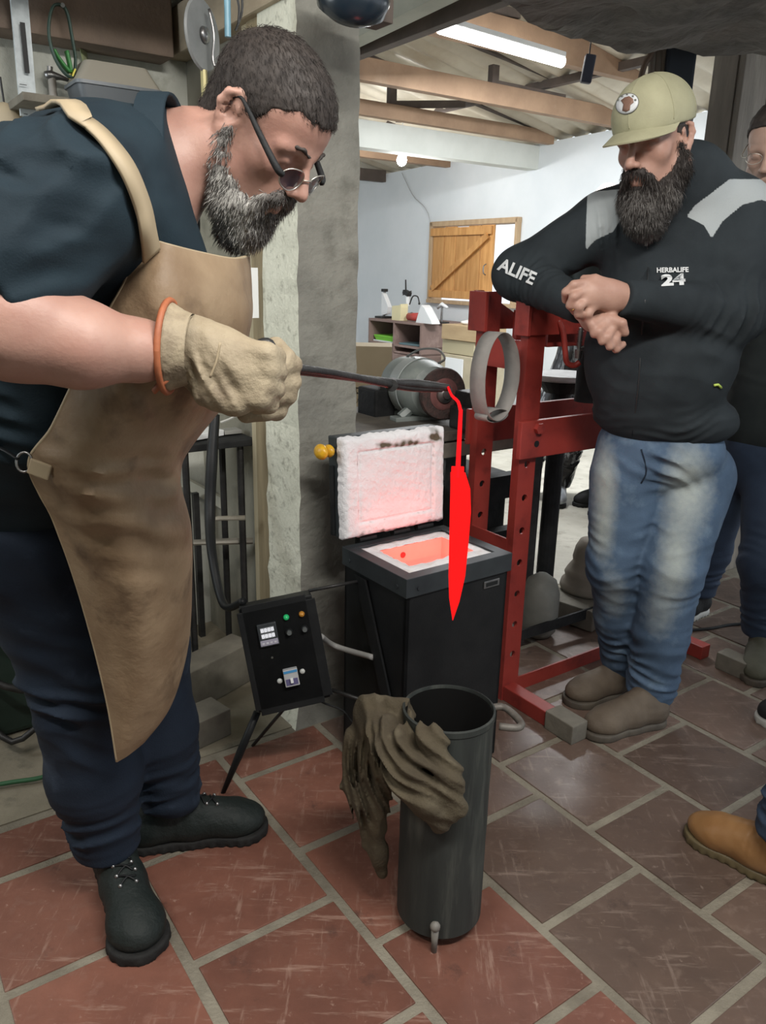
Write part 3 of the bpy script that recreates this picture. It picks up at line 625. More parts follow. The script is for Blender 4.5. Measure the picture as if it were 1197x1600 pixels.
def end_frame(x0,mirror=False):
    for k,y0 in enumerate((0,GAP)):
        mb=MB(); mb.tr(PB,PT)
        hole_plate(mb,x0,y0,0,PHT,UW,.006,holes)
        mb.box((x0+.003,y0+UT/2+.003,PHT/2),(.006,UT-.006,PHT)); mb.box((x0+UW-.003,y0+UT/2+.003,PHT/2),(.006,UT-.006,PHT))
        obj('upright',mb,m_red,prs)
    mb=MB(); mb.tr(PB,PT)
    mb.box((x0+.003,GAP/2+UT/2,1.10),(.007,GAP-UT+.01,.085),bev=.002); obj('cross_plate',mb,m_red,prs)
    mb=MB(); mb.tr(PB,PT); mb.box((x0+.003,GAP/2+UT/2,.50),(.007,GAP-UT+.01,.095),bev=.002); obj('cross_plate',mb,m_red,prs)
    mb=MB(); mb.tr(PB,PT); mb.box((x0+.03,GAP/2-.03,.028),(.05,.50,.05),bev=.003); obj('foot_angle',mb,m_red,prs)
end_frame(0); end_frame(.80)
# head: gusset plates on the uprights and beam behind
for y0 in (-.008,GAP+UT):
    mb=MB(); mb.tr(PB,PT); mb.prism([(-.012,1.16),(-.012,PHT+.003),(.02,PHT+.003),(.20,1.185),(.20,1.16)],(0,y0+.007,0),(1,0,0),(0,0,1),.007); obj('gusset',mb,m_red,prs)
mb=MB(); mb.tr(PB,PT); mb.box((-.010,.015,1.215),(.012,.055,.115),bev=.002); obj('end_cap',mb,m_red,prs)
mb=MB(); mb.tr(PB,PT); mb.box((-.010,GAP+.015,1.215),(.012,.075,.115),bev=.002); obj('end_cap',mb,m_red,prs)
for y0 in (.04,GAP-.02):
    mb=MB(); mb.tr(PB,PT); mb.box((.46,y0,1.17),(.70,.02,.10),bev=.003); obj('head_beam',mb,m_red,prs)
mb=MB(); mb.tr(PB,PT); mb.box((.30,-.012,.862),(.64,.018,.112),bev=.003); obj('bolster',mb,m_red,prs)
mb=MB(); mb.tr(PB,PT); mb.box((.42,GAP+UT+.008,.862),(.86,.016,.112),bev=.003); obj('bolster',mb,m_red,prs)
for zz,r in ((.895,.017),(.848,.010)):
    mb=MB(); mb.tr(PB,PT); mb.cyl((.045,-.020,zz),(.045,-.034 if r>.015 else -.022,zz),r,n=6 if r>.015 else 14); obj('bolt' if r>.015 else 'bolt_hole',mb,m_red if r>.015 else m_black,prs)
# lower rails toward the far end frame
mb=MB(); mb.tr(PB,PT); mb.box((.40,.02,.028),(.74,.006,.05)); obj('base_rail',mb,m_red,prs)
mb=MB(); mb.tr(PB,PT); mb.box((.36,.21,.075),(.66,.008,.04)); obj('base_rail',mb,m_blackr,prs)
# wooden block under the foot's end, second one at the far frame
for k,x0 in enumerate((.03,.83)):
    c=PB+uB*x0+uA*(.245 if k==0 else .30); mb=MB(); mb.box(c+uZ*.033,(.065,.11,.062),T=rotz(BA),bev=.004); tag(obj('wood_block',mb,m_mud),['weathered wood block at the end of the red press foot','weathered wood block on the tiles behind the crossed boots'][k],'block')
# bolts through the upper cross plate, black jack body between uprights
mb=MB(); mb.tr(PB,PT); mb.cyl((.40,GAP/2+.01,.93),(.40,GAP/2+.01,1.10),.045,n=24); mb.cyl((.40,GAP/2+.01,1.1),(.40,GAP/2+.01,1.14),.025,n=20); obj('jack',mb,m_blackr,prs,35)
# c clamp
cl0=at(878,515,2.35); cl=thing('c_clamp','red c clamp with threaded screw hanging from the press head','clamp',cl0)
mb=MB(); mb.tube([at(872,500,2.32),at(880,520,2.32),at(883,548,2.32),at(886,566,2.32),at(897,571,2.32),at(906,566,2.32)],.0085,10,smooth=5); obj('frame',mb,m_red,cl,True)
mb=MB(); s0=at(908,512,2.32); s1=at(903,560,2.32); mb.cyl(s0,s1,.006,n=12)
for k in range(9): mb.cyl(s0+(s1-s0)*(.1+.06*k),s0+(s1-s0)*(.125+.06*k),.0095,n=12)
mb.cyl(s0+(s1-s0)*.72,s0+(s1-s0)*1.0,.013,.011,n=12); obj('screw',mb,m_steel,cl,40)
mb=MB(); mb.sphere(at(872,492,2.34),.022,12,sc=(1.5,1,.8)); obj('jaw',mb,m_red,cl,True)
# ================================================================ SOFT SHAPES (signed distances, blended, meshed by surface nets)
class SD:
    def __init__(s): s.p=[]; s.dfn=None; s.cfn=None
    def _a(s,fn,lo,hi,k,op): s.p.append((fn,np.array(lo,float),np.array(hi,float),k,op)); return s
    def cone(s,a,b,ra,rb=None,k=.03,op='u',flat=None,fs=1.0):
        rb=ra if rb is None else rb; a=np.array(a,float); b=np.array(b,float); ab=b-a; L2=ab@ab+1e-12
        n=None if flat is None else nrm(flat)
        def fn(P):
            q=P-a; t=np.clip(q@ab/L2,0,1); w=q-t[:,None]*ab
            if n is not None: w=w+(w@n)[:,None]*n*(fs-1)
            return np.linalg.norm(w,axis=1)-(ra+(rb-ra)*t)
        m=max(ra,rb); return s._a(fn,np.minimum(a,b)-m,np.maximum(a,b)+m,k,op)
    def chain(s,pts,rs,k=.03,op='u',flat=None,fs=1.0,ki=None):
        for i in range(len(pts)-1): s.cone(pts[i],pts[i+1],rs[i],rs[i+1],k if i==0 else (ki or k),op,flat,fs)
        return s
    def ell(s,c,r,T=None,k=.03,op='u'):
        c=np.array(c,float); r=np.array(r,float)*np.ones(3); T=np.eye(3) if T is None else np.array(T)
        def fn(P):
            q=(P-c)@T; k0=np.linalg.norm(q/r,axis=1); k1=np.linalg.norm(q/(r*r),axis=1)+1e-9
            return k0*(k0-1)/k1
        e=np.abs(T)@r; e=np.maximum(e,r.min()); m=np.sqrt(((T*r)**2).sum(1)); return s._a(fn,c-m,c+m,k,op)
    def plane(s,p,n,k=.004):   # keep the side n points away from
        p=np.array(p,float); n=nrm(n)
        return s._a(lambda P:(P-p)@n,(-99,)*3,(99,)*3,k,'i')
    def ev(s,P,fine=True):
        d=np.full(len(P),1.0)
        for fn,lo,hi,k,op in s.p:
            m=.045+k
            if lo[0]>-90:
                idx=np.nonzero(((P>lo-m)&(P<hi+m)).all(1))[0]
                if not len(idx): continue
            else: idx=slice(None)
            q=fn(P[idx]); c=d[idx]
            if op=='u':
                h=np.clip(.5+.5*(c-q)/k,0,1); d[idx]=c*(1-h)+q*h-k*h*(1-h)
            else:
                if op=='s': q=-q
                h=np.clip(.5-.5*(c-q)/k,0,1); d[idx]=c*(1-h)+q*h+k*h*(1-h)
        if s.dfn is not None and fine:
            idx=np.nonzero(np.abs(d)<.05)[0]
            if len(idx): d[idx]+=s.dfn(P[idx])
        return d
    def mesh(s,vox=.005,B=6):
        us=[p for p in s.p if p[4]=='u']; lo=np.min([p[1] for p in us],0)-.03; hi=np.max([p[2] for p in us],0)+.03
        nb=np.ceil((hi-lo)/(vox*B)).astype(int); n=nb*B
        gi=np.stack(np.meshgrid(*[np.arange(k) for k in nb],indexing='ij'),-1).reshape(-1,3)
        cen=lo+(gi+.5)*B*vox; dc=s.ev(cen); half=B*vox*.5*1.75*1.15+.012
        act=np.abs(dc)<half
        big=np.empty(tuple(nb),np.float32); big.reshape(-1)[:]=np.where(dc>0,1,-1)
        G=np.repeat(np.repeat(np.repeat(big,B,0),B,1),B,2)
        loc=np.stack(np.meshgrid(*[np.arange(B)]*3,indexing='ij'),-1).reshape(-1,3)
        ga=gi[act]
        for i in range(0,len(ga),3000):
            I=(ga[i:i+3000,None,:]*B+loc[None]).reshape(-1,3); v=s.ev(lo+I*vox); G[I[:,0],I[:,1],I[:,2]]=v
        return surfnets(G,lo,vox)
def surfnets(G,lo,vox):
    S_=G<0
    c=[S_[i:S_.shape[0]-1+i,j:S_.shape[1]-1+j,k:S_.shape[2]-1+k] for i in (0,1) for j in (0,1) for k in (0,1)]
    cnt=np.zeros(c[0].shape,np.int8)
    for q in c: cnt+=q
    ax=np.argwhere((cnt>0)&(cnt<8)); idm=np.full(cnt.shape,-1,np.int32); idm[ax[:,0],ax[:,1],ax[:,2]]=np.arange(len(ax))
    acc=np.zeros((len(ax),3)); w=np.zeros(len(ax))
    off=[(i,j,k) for i in (0,1) for j in (0,1) for k in (0,1)]
    for a in range(8):
        for b in range(a+1,8):
            oa,ob=np.array(off[a]),np.array(off[b])
            if np.abs(oa-ob).sum()!=1: continue
            va=G[ax[:,0]+oa[0],ax[:,1]+oa[1],ax[:,2]+oa[2]]; vb=G[ax[:,0]+ob[0],ax[:,1]+ob[1],ax[:,2]+ob[2]]
            m=(va<0)!=(vb<0); t=np.where(m,va/(va-vb+1e-20),0)
            acc+=m[:,None]*(oa+t[:,None]*(ob-oa)); w+=m
    V=lo+(ax+acc/w[:,None])*vox
    F=[]
    for d in range(3):
        e=[0,0,0]; e[d]=1; u,v=[(1,2),(2,0),(0,1)][d]
        A=S_[:-1,:-1,:-1]; Bm=S_[e[0]:S_.shape[0]-1+e[0],e[1]:S_.shape[1]-1+e[1],e[2]:S_.shape[2]-1+e[2]]
        X=np.argwhere(A!=Bm); X=X[(X[:,u]>0)&(X[:,v]>0)]
        if not len(X): continue
        du=np.zeros(3,int);du[u]=1; dv=np.zeros(3,int);dv[v]=1
        q=[idm[tuple((X-o).T)] for o in (du*0,du,du+dv,dv)]
        Q=np.stack(q,1); flip=~A[X[:,0],X[:,1],X[:,2]]
        Q[flip]=Q[flip][:,::-1]; F.append(Q)
    F=np.concatenate(F); F=F[(F>=0).all(1)]
    return V,F
def relax(V,F,it=1,lam=.5):
    E=np.concatenate([F[:,[0,1]],F[:,[1,2]],F[:,[2,3]],F[:,[3,0]]])
    for _ in range(it):
        a=np.zeros_like(V); n=np.zeros(len(V))
        for i in range(3): a[:,i]=np.bincount(E[:,0],V[E[:,1],i],len(V))+np.bincount(E[:,1],V[E[:,0],i],len(V))
        n=np.bincount(E[:,0],minlength=len(V))+np.bincount(E[:,1],minlength=len(V)); V=V+lam*(a/n[:,None]-V)
    return V
def creases(P,c,rad,d,wl,amp,warp=.6,s=0):
    """cloth folds: irregular ridges across direction d, breaking up and fading out from c"""
    c=np.array(c,float); q=P-c; rad=np.array(rad)*np.ones(3); g=np.exp(-((q/rad)**2).sum(1)*1.2)
    d=nrm(d); Q=P+.022*warp*np.stack([sn(P,16,s),sn(P,16,s+1),sn(P,16,s+2)],1)*1.6
    ph=(Q@d)*2*PI/wl*.8+1.5*sn(P,9,s+1)
    x=np.sin(ph); y=np.sin(ph*.53+2.2*sn(P,13,s+2)); m=np.clip(.35+.8*sn(P,22,s+3),0,1.2)
    return -1.5*amp*g*((1-np.abs(x)*1.7)*m+.6*(1-np.abs(y)*1.6))
def soft(name,sd,mat,parent,vox=.005,it=1,attrs=None,extra=None):
    V,F=sd.mesh(vox)
    if it: V=relax(V,F,it)
    o=raw(name,V,F,mat,parent,True)
    if attrs:
        for nm,fn in attrs.items():
            a=o.data.attributes.new(nm,'FLOAT','POINT'); a.data.foreach_set('value',np.asarray(fn(V),dtype=np.float32))
    o.data['vox']=vox
    return o,V,F
def face_mats(o,V,F,fn):
    c=V[F].mean(1); mi=fn(c).astype(np.int32); o.data.polygons.foreach_set('material_index',mi); o.data.update()
def normals(V,F):
    n=np.cross(V[F[:,2]]-V[F[:,0]],V[F[:,3]]-V[F[:,1]]); N=np.zeros_like(V)
    for j in range(4):
        for i in range(3): N[:,i]+=np.bincount(F[:,j],n[:,i],len(V))
    return N/(np.linalg.norm(N,axis=1)[:,None]+1e-12)
def strands(name,V,F,w,count,length,dirfn,mat,parent,seed=1,r=.0006,lift=.35,curl=.3):
    """hair: thin tapering three-sided strands rooted on the surface"""
    rs=np.random.RandomState(seed); N=normals(V,F); pr=w(V); pr=np.clip(pr,0,None); pr=pr/pr.sum()
    I=rs.choice(len(V),count,p=pr); P=V[I]+rs.normal(size=(count,3))*.0015; n=N[I]; d=dirfn(P,n)+rs.normal(size=(count,3))*curl; d+=n*lift; d/=np.linalg.norm(d,axis=1)[:,None]
    L=(length(P) if callable(length) else length)*rs.uniform(.6,1.15,count); L=L[:,None]
    x=np.cross(d,rs.normal(size=(count,3))); x/=np.linalg.norm(x,axis=1)[:,None]; y=np.cross(d,x)
    mid=P+d*L*.5+rs.normal(size=(count,3))*L*.06; d2=dirfn(P,n)+rs.normal(size=(count,3))*curl*.7; d2/=np.linalg.norm(d2,axis=1)[:,None]; tip=mid+d2*L*.5
    vs=[]
    for c,rr in ((P-d*.002,r),(mid,r*.8)):
        for a in (0,2.094,4.189): vs.append(c+rr*(math.cos(a)*x+math.sin(a)*y))
    vs.append(tip); VV=np.stack(vs,1).reshape(-1,3); b=np.arange(count)*7
    Q=[];T=[]
    for i in range(3):
        j=(i+1)%3; Q.append(np.stack([b+i,b+j,b+3+j,b+3+i],1)); T.append(np.stack([b+3+i,b+3+j,b+6,b+6],1))
    tris=[tuple(t[:3]) for t in np.concatenate(T).tolist()]; quads=[tuple(t) for t in np.concatenate(Q).tolist()]
    o=raw(name,VV,quads+tris,mat,parent,True); o['kind']='stuff'; return o
# ---------------------------------------------------------------- heads
def head_sd(sd,O,T,sc=1.0,ears=True,lids=.0,fat=1.0):
    """O: point between the ears, T columns: forward, left, up"""
    O=np.array(O,float); T=np.array(T)
    L=lambda x,y,z: O+T@(np.array([x,y,z])*sc)
    r=lambda *a: np.array(a)*sc
    sd.ell(L(-.010,0,.048),r(.096,.076,.083),T,.02)
    sd.ell(L(.042,0,.042),r(.053,.062,.058),T,.03)
    sd.ell(L(.040,0,-.028),r(.050,.056*fat,.072),T,.03)
    for s in (-1,1):
        sd.chain([L(-.012,s*.056*fat,-.020),L(-.004,s*.057*fat,-.060),L(.066,s*.020,-.104)],[.020*sc,.022*sc,.020*sc],.025)
        sd.ell(L(.058,s*.043,-.018),r(.022,.021,.020),T,.02)
        sd.cone(L(.090,s*.012,.021),L(.076,s*.048,.020),.0105*sc,.009*sc,.012)
    sd.ell(L(.074,0,-.102),r(.022,.024,.019),T,.02)
    sd.ell(L(.076,0,-.060),r(.026,.034,.030),T,.02)
    for s in (-1,1): sd.ell(L(.100,s*.033,.004),r(.019,.017,.0125),T,.010,'s')
    for s in (-1,1):
        sd.ell(L(.0775,s*.032,.003),r(.0145,.0155,.0125),T,.003)
    sd.cone(L(.096,0,.016),L(.121,0,-.026),.0075*sc,.0105*sc,.010)
    sd.ell(L(.121,0,-.029),r(.0125,.0115,.0105),T,.006)
    for s in (-1,1):
        sd.ell(L(.110,s*.0125,-.033),r(.011,.0075,.0085),T,.005)
        sd.ell(L(.114,s*.0065,-.0415),r(.005,.0035,.004),T,.003,'s')
    sd.chain([L(.093,-.022,-.066),L(.100,-.008,-.060),L(.100,.008,-.060),L(.093,.022,-.066)],[.003*sc,.0058*sc,.0058*sc,.003*sc],.004)
    sd.chain([L(.092,-.020,-.069),L(.098,0,-.075),L(.092,.020,-.069)],[.003*sc,.0075*sc,.003*sc],.004)
    sd.chain([L(.102,-.020,-.0665),L(.108,0,-.0665),L(.102,.020,-.0665)],[.0016*sc]*3,.003,'s')
    if ears:
        for s in (-1,1):
            e=lambda x,z,o=0: L(x*1.0-.004,s*(.073-x*.45+o),z)
            pts=[e(.012,-.002),e(.014,.014),e(.008,.028),e(-.006,.034),e(-.018,.026,.003),e(-.021,.008,.004),e(-.015,-.012,.003),e(-.005,-.026,.001),e(.004,-.028)]
            sd.chain(pts,[.0035*sc,.0042*sc,.0046*sc,.0050*sc,.0052*sc,.005*sc,.0046*sc,.0075*sc,.005*sc],.004)
            Te=T@np.array(Matrix.Rotation(s*.42,3,'Z'))
            sd.ell(e(-.004,.004,-.004),r(.017,.0055,.028),Te,.004)
            sd.ell(e(.000,.000,.004),r(.0085,.0065,.011),Te,.004,'s')
            sd.chain([e(-.012,.020,.002),e(-.013,.004,.002),e(-.008,-.010,.002)],[.003*sc]*3,.003)
            sd.ell(e(.012,-.003,.002),r(.004,.004,.006),Te,.003)
    return L
def finger(sd,pts,r0,r1,k=.006):
    rs=np.linspace(r0,r1,len(pts)); sd.chain(pts,rs,k,ki=.004)
# ================================================================ THE SMITH
m_skinA=M('skin_a',(.40,.235,.185),(.34,.18,.14),14,.5,c3=(.46,.26,.21),s3=7,bump=.08,bscale=180,sub=.06)
m_navy=M('navy_cloth',(.013,.026,.036),(.009,.018,.026),9,.8,bump=.15,bscale=400,spec=.25)
m_jean=M('dark_jeans',(.013,.022,.038),(.009,.015,.027),7,.8,spec=.25,bump=.2,bscale=300,c3=(.045,.065,.10),s3=5)
m_apron=M('leather_apron',(.29,.21,.13),(.19,.125,.072),7,.6,bump=.18,bscale=45,c3=(.085,.052,.03),s3=8,detail=7)
m_edge=M('apron_edge',(.36,.29,.19),None,rough=.6)
m_glove=M('glove_leather',(.36,.30,.205),(.26,.21,.14),14,.7,bump=.35,bscale=60,c3=(.13,.095,.062),s3=13)
m_trimo=M('orange_trim',(.40,.13,.055),(.30,.09,.04),40,.6)
m_boot=M('boot_black',(.008,.013,.012),(.014,.019,.018),16,.6,spec=.3,bump=.25,bscale=120)
m_sole=M('boot_sole',(.014,.014,.014),(.026,.026,.025),20,.75,spec=.2,bump=.3)
m_hair=M('hair_dark',(.020,.015,.013),(.036,.028,.024),60,.7)
m_hairg=M('beard_grey',(.22,.21,.20),(.10,.09,.085),55,.75)
m_hairw=M('beard_white',(.50,.49,.46),(.34,.33,.31),55,.75)
A_=at
def boot(name,parent,heel,toe,ankle,scale=1.0,lug=.0011,mat=None,msole=None,h=.15,eyelets=True,laces=True,seed=0,toeh=.045,wid=.048):
    """ankle boot: heel and toe points on the floor, ankle point above"""
    mat=mat or m_boot; msole=msole or m_sole
    heel=np.array(heel,float); toe=np.array(toe,float); d=toe-heel; Ln=np.linalg.norm(d); d/=Ln; up=nrm(uZ-d*(uZ@d)); sd_=np.cross(up,d)
    Lp=lambda x,y,z: heel+d*x*Ln+sd_*y+up*z
    T=np.array([d,sd_,up]).T
    s=SD()
    s.chain([Lp(.13,0,.055),Lp(.45,0,.055),Lp(.74,0,.048)],[.037,.042,.046],.02,flat=sd_,fs=.92)
    s.ell(Lp(.80,0,.042),(.062,wid,toeh*.8),T,.02)
    s.ell(Lp(.12,0,.05),(.042,.036,.045),T,.02)
    s.cone(Lp(.20,0,.07),np.array(ankle,float),.040,.044,.03)
    s.cone(Lp(.34,0,.10),Lp(.62,0,.070),.036,.028,.03)
    s.plane(Lp(0,0,.022),-up,.003)
    s.plane(np.array(ankle,float)+up*.03,up,.006)
    an=np.array(ankle,float)
    s.dfn=lambda P: creases(P,Lp(.42,0,.09),(.05,.05,.05),d,.022,.0025,.4,seed)+.0006*sn(P,120)
    b,V,F=soft(name,s,mat,parent,.0045)
    z=SD(); z.chain([Lp(.12,0,.014),Lp(.45,0,.014),Lp(.80,0,.014)],[.040,.038,wid+.002],.02,flat=up,fs=1.0)
    z.ell(Lp(.84,0,.014),(.055,wid,.05),T,.02)
    z.plane(Lp(0,0,.026),up,.002); z.plane(Lp(0,0,.001),-up,.001)
    z.dfn=lambda P: lug*np.sign(np.sin(((P-heel)@d)*2*PI/.022))*(((P-heel)@up)<.014)
    soft('sole',z,msole,b,.0045,0)
    Q_=(V-heel); qx=Q_@d/Ln; qy=Q_@sd_; qz=Q_@up
    def top_(x,y,l=.002):
        r2=((qx-x)*Ln)**2+(qy-y)**2; i_=np.argsort(r2)[:14]; j_=i_[np.argmax(qz[i_])]; return V[j_]+normals_b[j_]*l
    normals_b=normals(V,F)
    if eyelets:
        for i in range(4):
            for sg in (-1,1):
                c=top_(.64-.075*i,sg*(.020+.001*i),.0015); mb=MB(); mb.sphere(c,.0048,8); obj('eyelet',mb,m_steel,b,True)
        if laces:
            for i in range(4):
                mb=MB(); mb.tube([top_(.64-.075*i,-.02),top_(.62-.075*i,0,.004),top_(.60-.075*i,.02)],.0022,6,smooth=4)
                mb2=MB(); mb2.tube([top_(.64-.075*i,.02),top_(.61-.075*i,0,.005),top_(.575-.075*i,-.02)],.0022,6,smooth=4)
                obj('lace',mb,m_black,b,True); obj('lace',mb2,m_black,b,True)
    return b
def head_frame(yaw,pitch,roll=0):
    """yaw: heading in the ground plane (deg, 0 = +X), pitch: degrees down"""
    T=Matrix.Rotation(math.radians(yaw),3,'Z')@Matrix.Rotation(math.radians(pitch),3,'Y')@Matrix.Rotation(math.radians(roll),3,'X')
    return np.array(T)
smith=thing('person','man in navy shirt and brown leather apron bending forward with long tongs','person',(-.50,1.45,0))
HS=.90; hO=A_(408,197,1.215); hT=head_frame(-25,42,0)
# joints
J=dict(pel=A_(20,800,1.36),chest=A_(150,330,1.17),neck=A_(245,262,1.20),nk2=A_(340,225,1.235),shR=A_(100,312,.975),shL=A_(165,308,1.36),elR=A_(-45,500,.90),wrR=A_(285,548,1.0),elL=A_(250,560,1.38),wrL=A_(385,590,1.16),
 hipR=A_(35,830,1.30),knR=A_(122,1055,1.36),anR=np.array([-.585,1.425,.12]),hipL=A_(75,820,1.46),knL=A_(225,1010,1.52),anL=np.array([-.492,1.572,.12]))
# --- skin: one continuous figure
b=SD()
Lh=head_sd(b,hO,hT,HS)
b.chain([Lh(-.022,0,-.045),J['nk2']*.4+J['neck']*.6,J['neck']-np.array([.06,0,.02])],[.050,.058,.072],.03)
b.chain([J['neck']-np.array([.05,0,.03]),J['chest'],J['pel']],[.09,.12,.12],.05)
for s in 'RL':
    b.cone(J['neck']-np.array([.05,0,.03]),J['sh'+s],.06,.05,.04)
    b.chain([J['sh'+s],J['el'+s]],[.052,.045],.03)
    b.cone(J['pel'],J['hip'+s],.09,.08,.05); b.chain([J['hip'+s],J['kn'+s],J['an'+s]],[.075,.05,.035],.03)
b.chain([A_(-45,488,.90),A_(25,508,.905),A_(125,538,.925),A_(215,548,.962),J['wrR']],[.060,.0625,.051,.037,.026],.012)
b.chain([J['elL'],J['wrL']],[.045,.03],.03)
for w,h_ in (('wrR',A_(370,580,1.0)),('wrL',A_(420,600,1.09))):
    b.cone(J[w],J[w]*.5+h_*.5,.026,.028,.02)
b.dfn=lambda P: -.0007*np.clip(sn(P,160),-1,1)*0+.0009*sn(P,60)
body,bV,bF=soft('body',b,m_skinA,smith,.0036,1)
# eyes under the lids
for s in (-1,1):
    mb=MB(); mb.sphere(Lh(.0765,s*.032,.001),.0126,16); obj('eye',mb,M('eye_white',(.6,.57,.54),None,rough=.2),body,True)
# --- hair cap and beard
Th=hT.T
def hl(P): return (P-hO)@hT/HS    # to head coordinates
def hairline_smith(l): 
    x,z=l[:,0],l[:,2]; y=np.abs(l[:,1])
    zl=np.interp(x,[-.11,-.06,-.02,.005,.012,.030,.045,.060,.085],[-.060,-.045,-.010,.010,.020,.022,.050,.062,.072])
    return z-zl
h=SD(); h.ell(Lh(-.010,0,.048),(np.array((.096,.076,.083))+.0018)*HS,hT,.02); h.ell(Lh(.042,0,.042),(np.array((.053,.062,.058))+.0016)*HS,hT,.03); h.cone(Lh(-.022,0,-.045),Lh(-.035,0,-.02),.056,.058,.02)
h._a(lambda P:-hairline_smith(hl(P))+.004*sn(P,130),(-99,)*3,(99,)*3,.004,'i')
h.dfn=lambda P:.0006*sn(P,260)+.0005*sn(P,520,2)
hair,hV,hF=soft('hair',h,m_hair,smith,.003,0)
def hair_dir(P,n): 
    l=hl(P); g=np.stack([np.full(len(P),.8),l[:,1]*0,-.5*np.sign(l[:,0]*0+1)],1)@hT.T; g=g-(g*n).sum(1)[:,None]*n; return g/(np.linalg.norm(g,axis=1)[:,None]+1e-6)
strands('hair_strands',hV,hF,lambda V:(hairline_smith(hl(V))>-.012)*1.0*np.clip(normals(hV,hF)@np.ones(3)*0+1,0,1),12000,.008,hair_dir,m_hair,hair,2,.0003,.16,.16)
def beard_sd(L,T,sc,long=.0,wide=1.0):
    s=SD()
    for sg in (-1,1):
        s.chain([L(.004,sg*.066,-.004),L(-.002,sg*.066,-.035),L(.006,sg*.062,-.066),L(.045,sg*.040,-.100-long*.3),L(.070,sg*.016,-.118-long*.5)],[.004*sc*wide,.010*sc,.018*sc,.025*sc*wide,.026*sc*wide],.02)
        s.chain([L(.103,sg*.004,-.047),L(.101,sg*.018,-.052),L(.090,sg*.030,-.068),L(.082,sg*.033,-.090)],[.0055*sc,.0065*sc,.008*sc,.012*sc],.008)
    s.ell(L(.078,0,-.112-long*.4),np.array((.027,.030,.026+long*.4))*sc,T,.02)
    s.ell(L(.062,0,-.130-long),np.array((.026*wide,.028*wide,.030))*sc,T,.03)
    s.cone(L(.094,0,-.086),L(.088,0,-.100),.008*sc,.014*sc,.01)
    s.dfn=lambda P:.0022*sn(P,170)+.0016*sn(P,330,2)
    return s
s=beard_sd(Lh,hT,HS,.012,1.0)
def whiteness(V): l=hl(V); return np.clip(.75-(l[:,2]+.08)*9-np.clip(l[:,0]-.085,0,1)*40,0,1)
mb_=M('beard_mix',(.085,.072,.066),(.15,.135,.125),70,.8); attrmix(mb_,'white',(.50,.49,.46),.15,.85)
beard,V_,F_=soft('beard',s,mb_,smith,.003,0,{'white':whiteness})
bdir=lambda P,n: (np.array([.25,0,-1.])@hT.T)[None]*np.ones((len(P),1))+n*.25
strands('beard_strands_light',V_,F_,lambda V:whiteness(V)**2+.02,5200,.017,bdir,m_hairw,beard,3,.0005,.3,.22)
strands('beard_strands_dark',V_,F_,lambda V:1.05-whiteness(V),5200,.013,bdir,m_hairg,beard,4,.0005,.3,.25)
for sg in (-1,1):
    e=SD(); e.chain([Lh(.104,sg*.014,.026),Lh(.098,sg*.030,.032),Lh(.082,sg*.050,.027)],[.0026,.0030,.0022],.003); e.dfn=lambda P:.0012*sn(P,300)
    soft('eyebrow',e,m_hair,smith,.0025,0)
# --- glasses
gl=thing('eyeglasses','thin dark framed glasses low on the nose of the bending man','glasses',Lh(.12,0,0))
m_lens=M('lens_tint',(.05,.04,.06),None,rough=.05,alpha=.55); m_gold=M('pale_metal',(.55,.53,.48),None,rough=.3,metal=.9)
lz=-.010; tilt=.25
for sg in (-1,1):
    ring=[Lh(.119-.010*abs(math.cos(t))*(1 if math.cos(t)*sg>0 else 0)-.004,sg*.034+.024*math.cos(t)*1.0,lz+.018*math.sin(t)) for t in np.linspace(0,2*PI,25)[:-1]]
    mb=MB(); mb.tube(ring,.0011,6,closed=True); obj('rim',mb,m_gold,gl,True)
    c=sum(ring)/len(ring); mb=MB(); mb.add(ring+[c],[(i,(i+1)%24,24) for i in range(24)]); V2=[r_-hT[:,0]*.0012 for r_ in ring]; mb.add(V2+[c-hT[:,0]*.0012],[((i+1)%24,i,24) for i in range(24)]); obj('lens',mb,m_lens,gl,True)
    mb=MB(); mb.tube([Lh(.108,sg*.058,lz+.002),Lh(.098,sg*.068,lz+.006),Lh(.050,sg*.0755,.014),Lh(.012,sg*.0785,.028),Lh(-.006,sg*.078,.030),Lh(-.020,sg*.076,.016)],[.0045,.0050,.0042,.0028,.0022,.0018],6,smooth=5,flat=1.0); obj('temple_arm',mb,m_blackr,gl,True)
mb=MB(); mb.tube([Lh(.116,-.011,lz+.004),Lh(.121,0,lz+.008),Lh(.116,.011,lz+.004)],.0011,6,smooth=4); obj('bridge',mb,m_gold,gl,True)
# --- shirt
s=SD()
s.chain([J['pel']+np.array([-.01,0,.02]),A_(60,600,1.24),A_(110,420,1.18),A_(140,345,1.165),A_(195,312,1.17)],[.155,.165,.150,.120,.102],.05)
s.cone(A_(175,322,1.10),J['shR'],.098,.082,.05); s.cone(A_(190,322,1.22),J['shL'],.092,.072,.05)
s.cone(A_(190,300,1.18),A_(262,268,1.19),.095,.082,.04)
s.chain([J['shR'],A_(20,390,.94),A_(-20,440,.92)],[.085,.088,.090],.03)
s.chain([J['shL'],J['shL']*.4+J['elL']*.6],[.078,.072],.03)
pn=nrm(A_(600,240,1.16)-A_(280,255,1.16)); 
s.plane(A_(276,270,1.16),pn*.97+np.array([0,0,.10]),.006)
s.cone(A_(150,300,1.1),A_(230,440,1.14),.10,.085,.05)
def sleeve_cut(P):   # cut of the near sleeve
    a=J['shR']; bb=A_(-20,440,.92); dd=nrm(bb-a); t=(P-a)@dd; c=np.linalg.norm((P-a)-t[:,None]*dd,axis=1)
    L1=np.linalg.norm(bb-a)+.012
    return np.where((c<.14)&(P[:,1]<.99),t-L1,-1.)
s._a(sleeve_cut,(-99,)*3,(99,)*3,.004,'i')
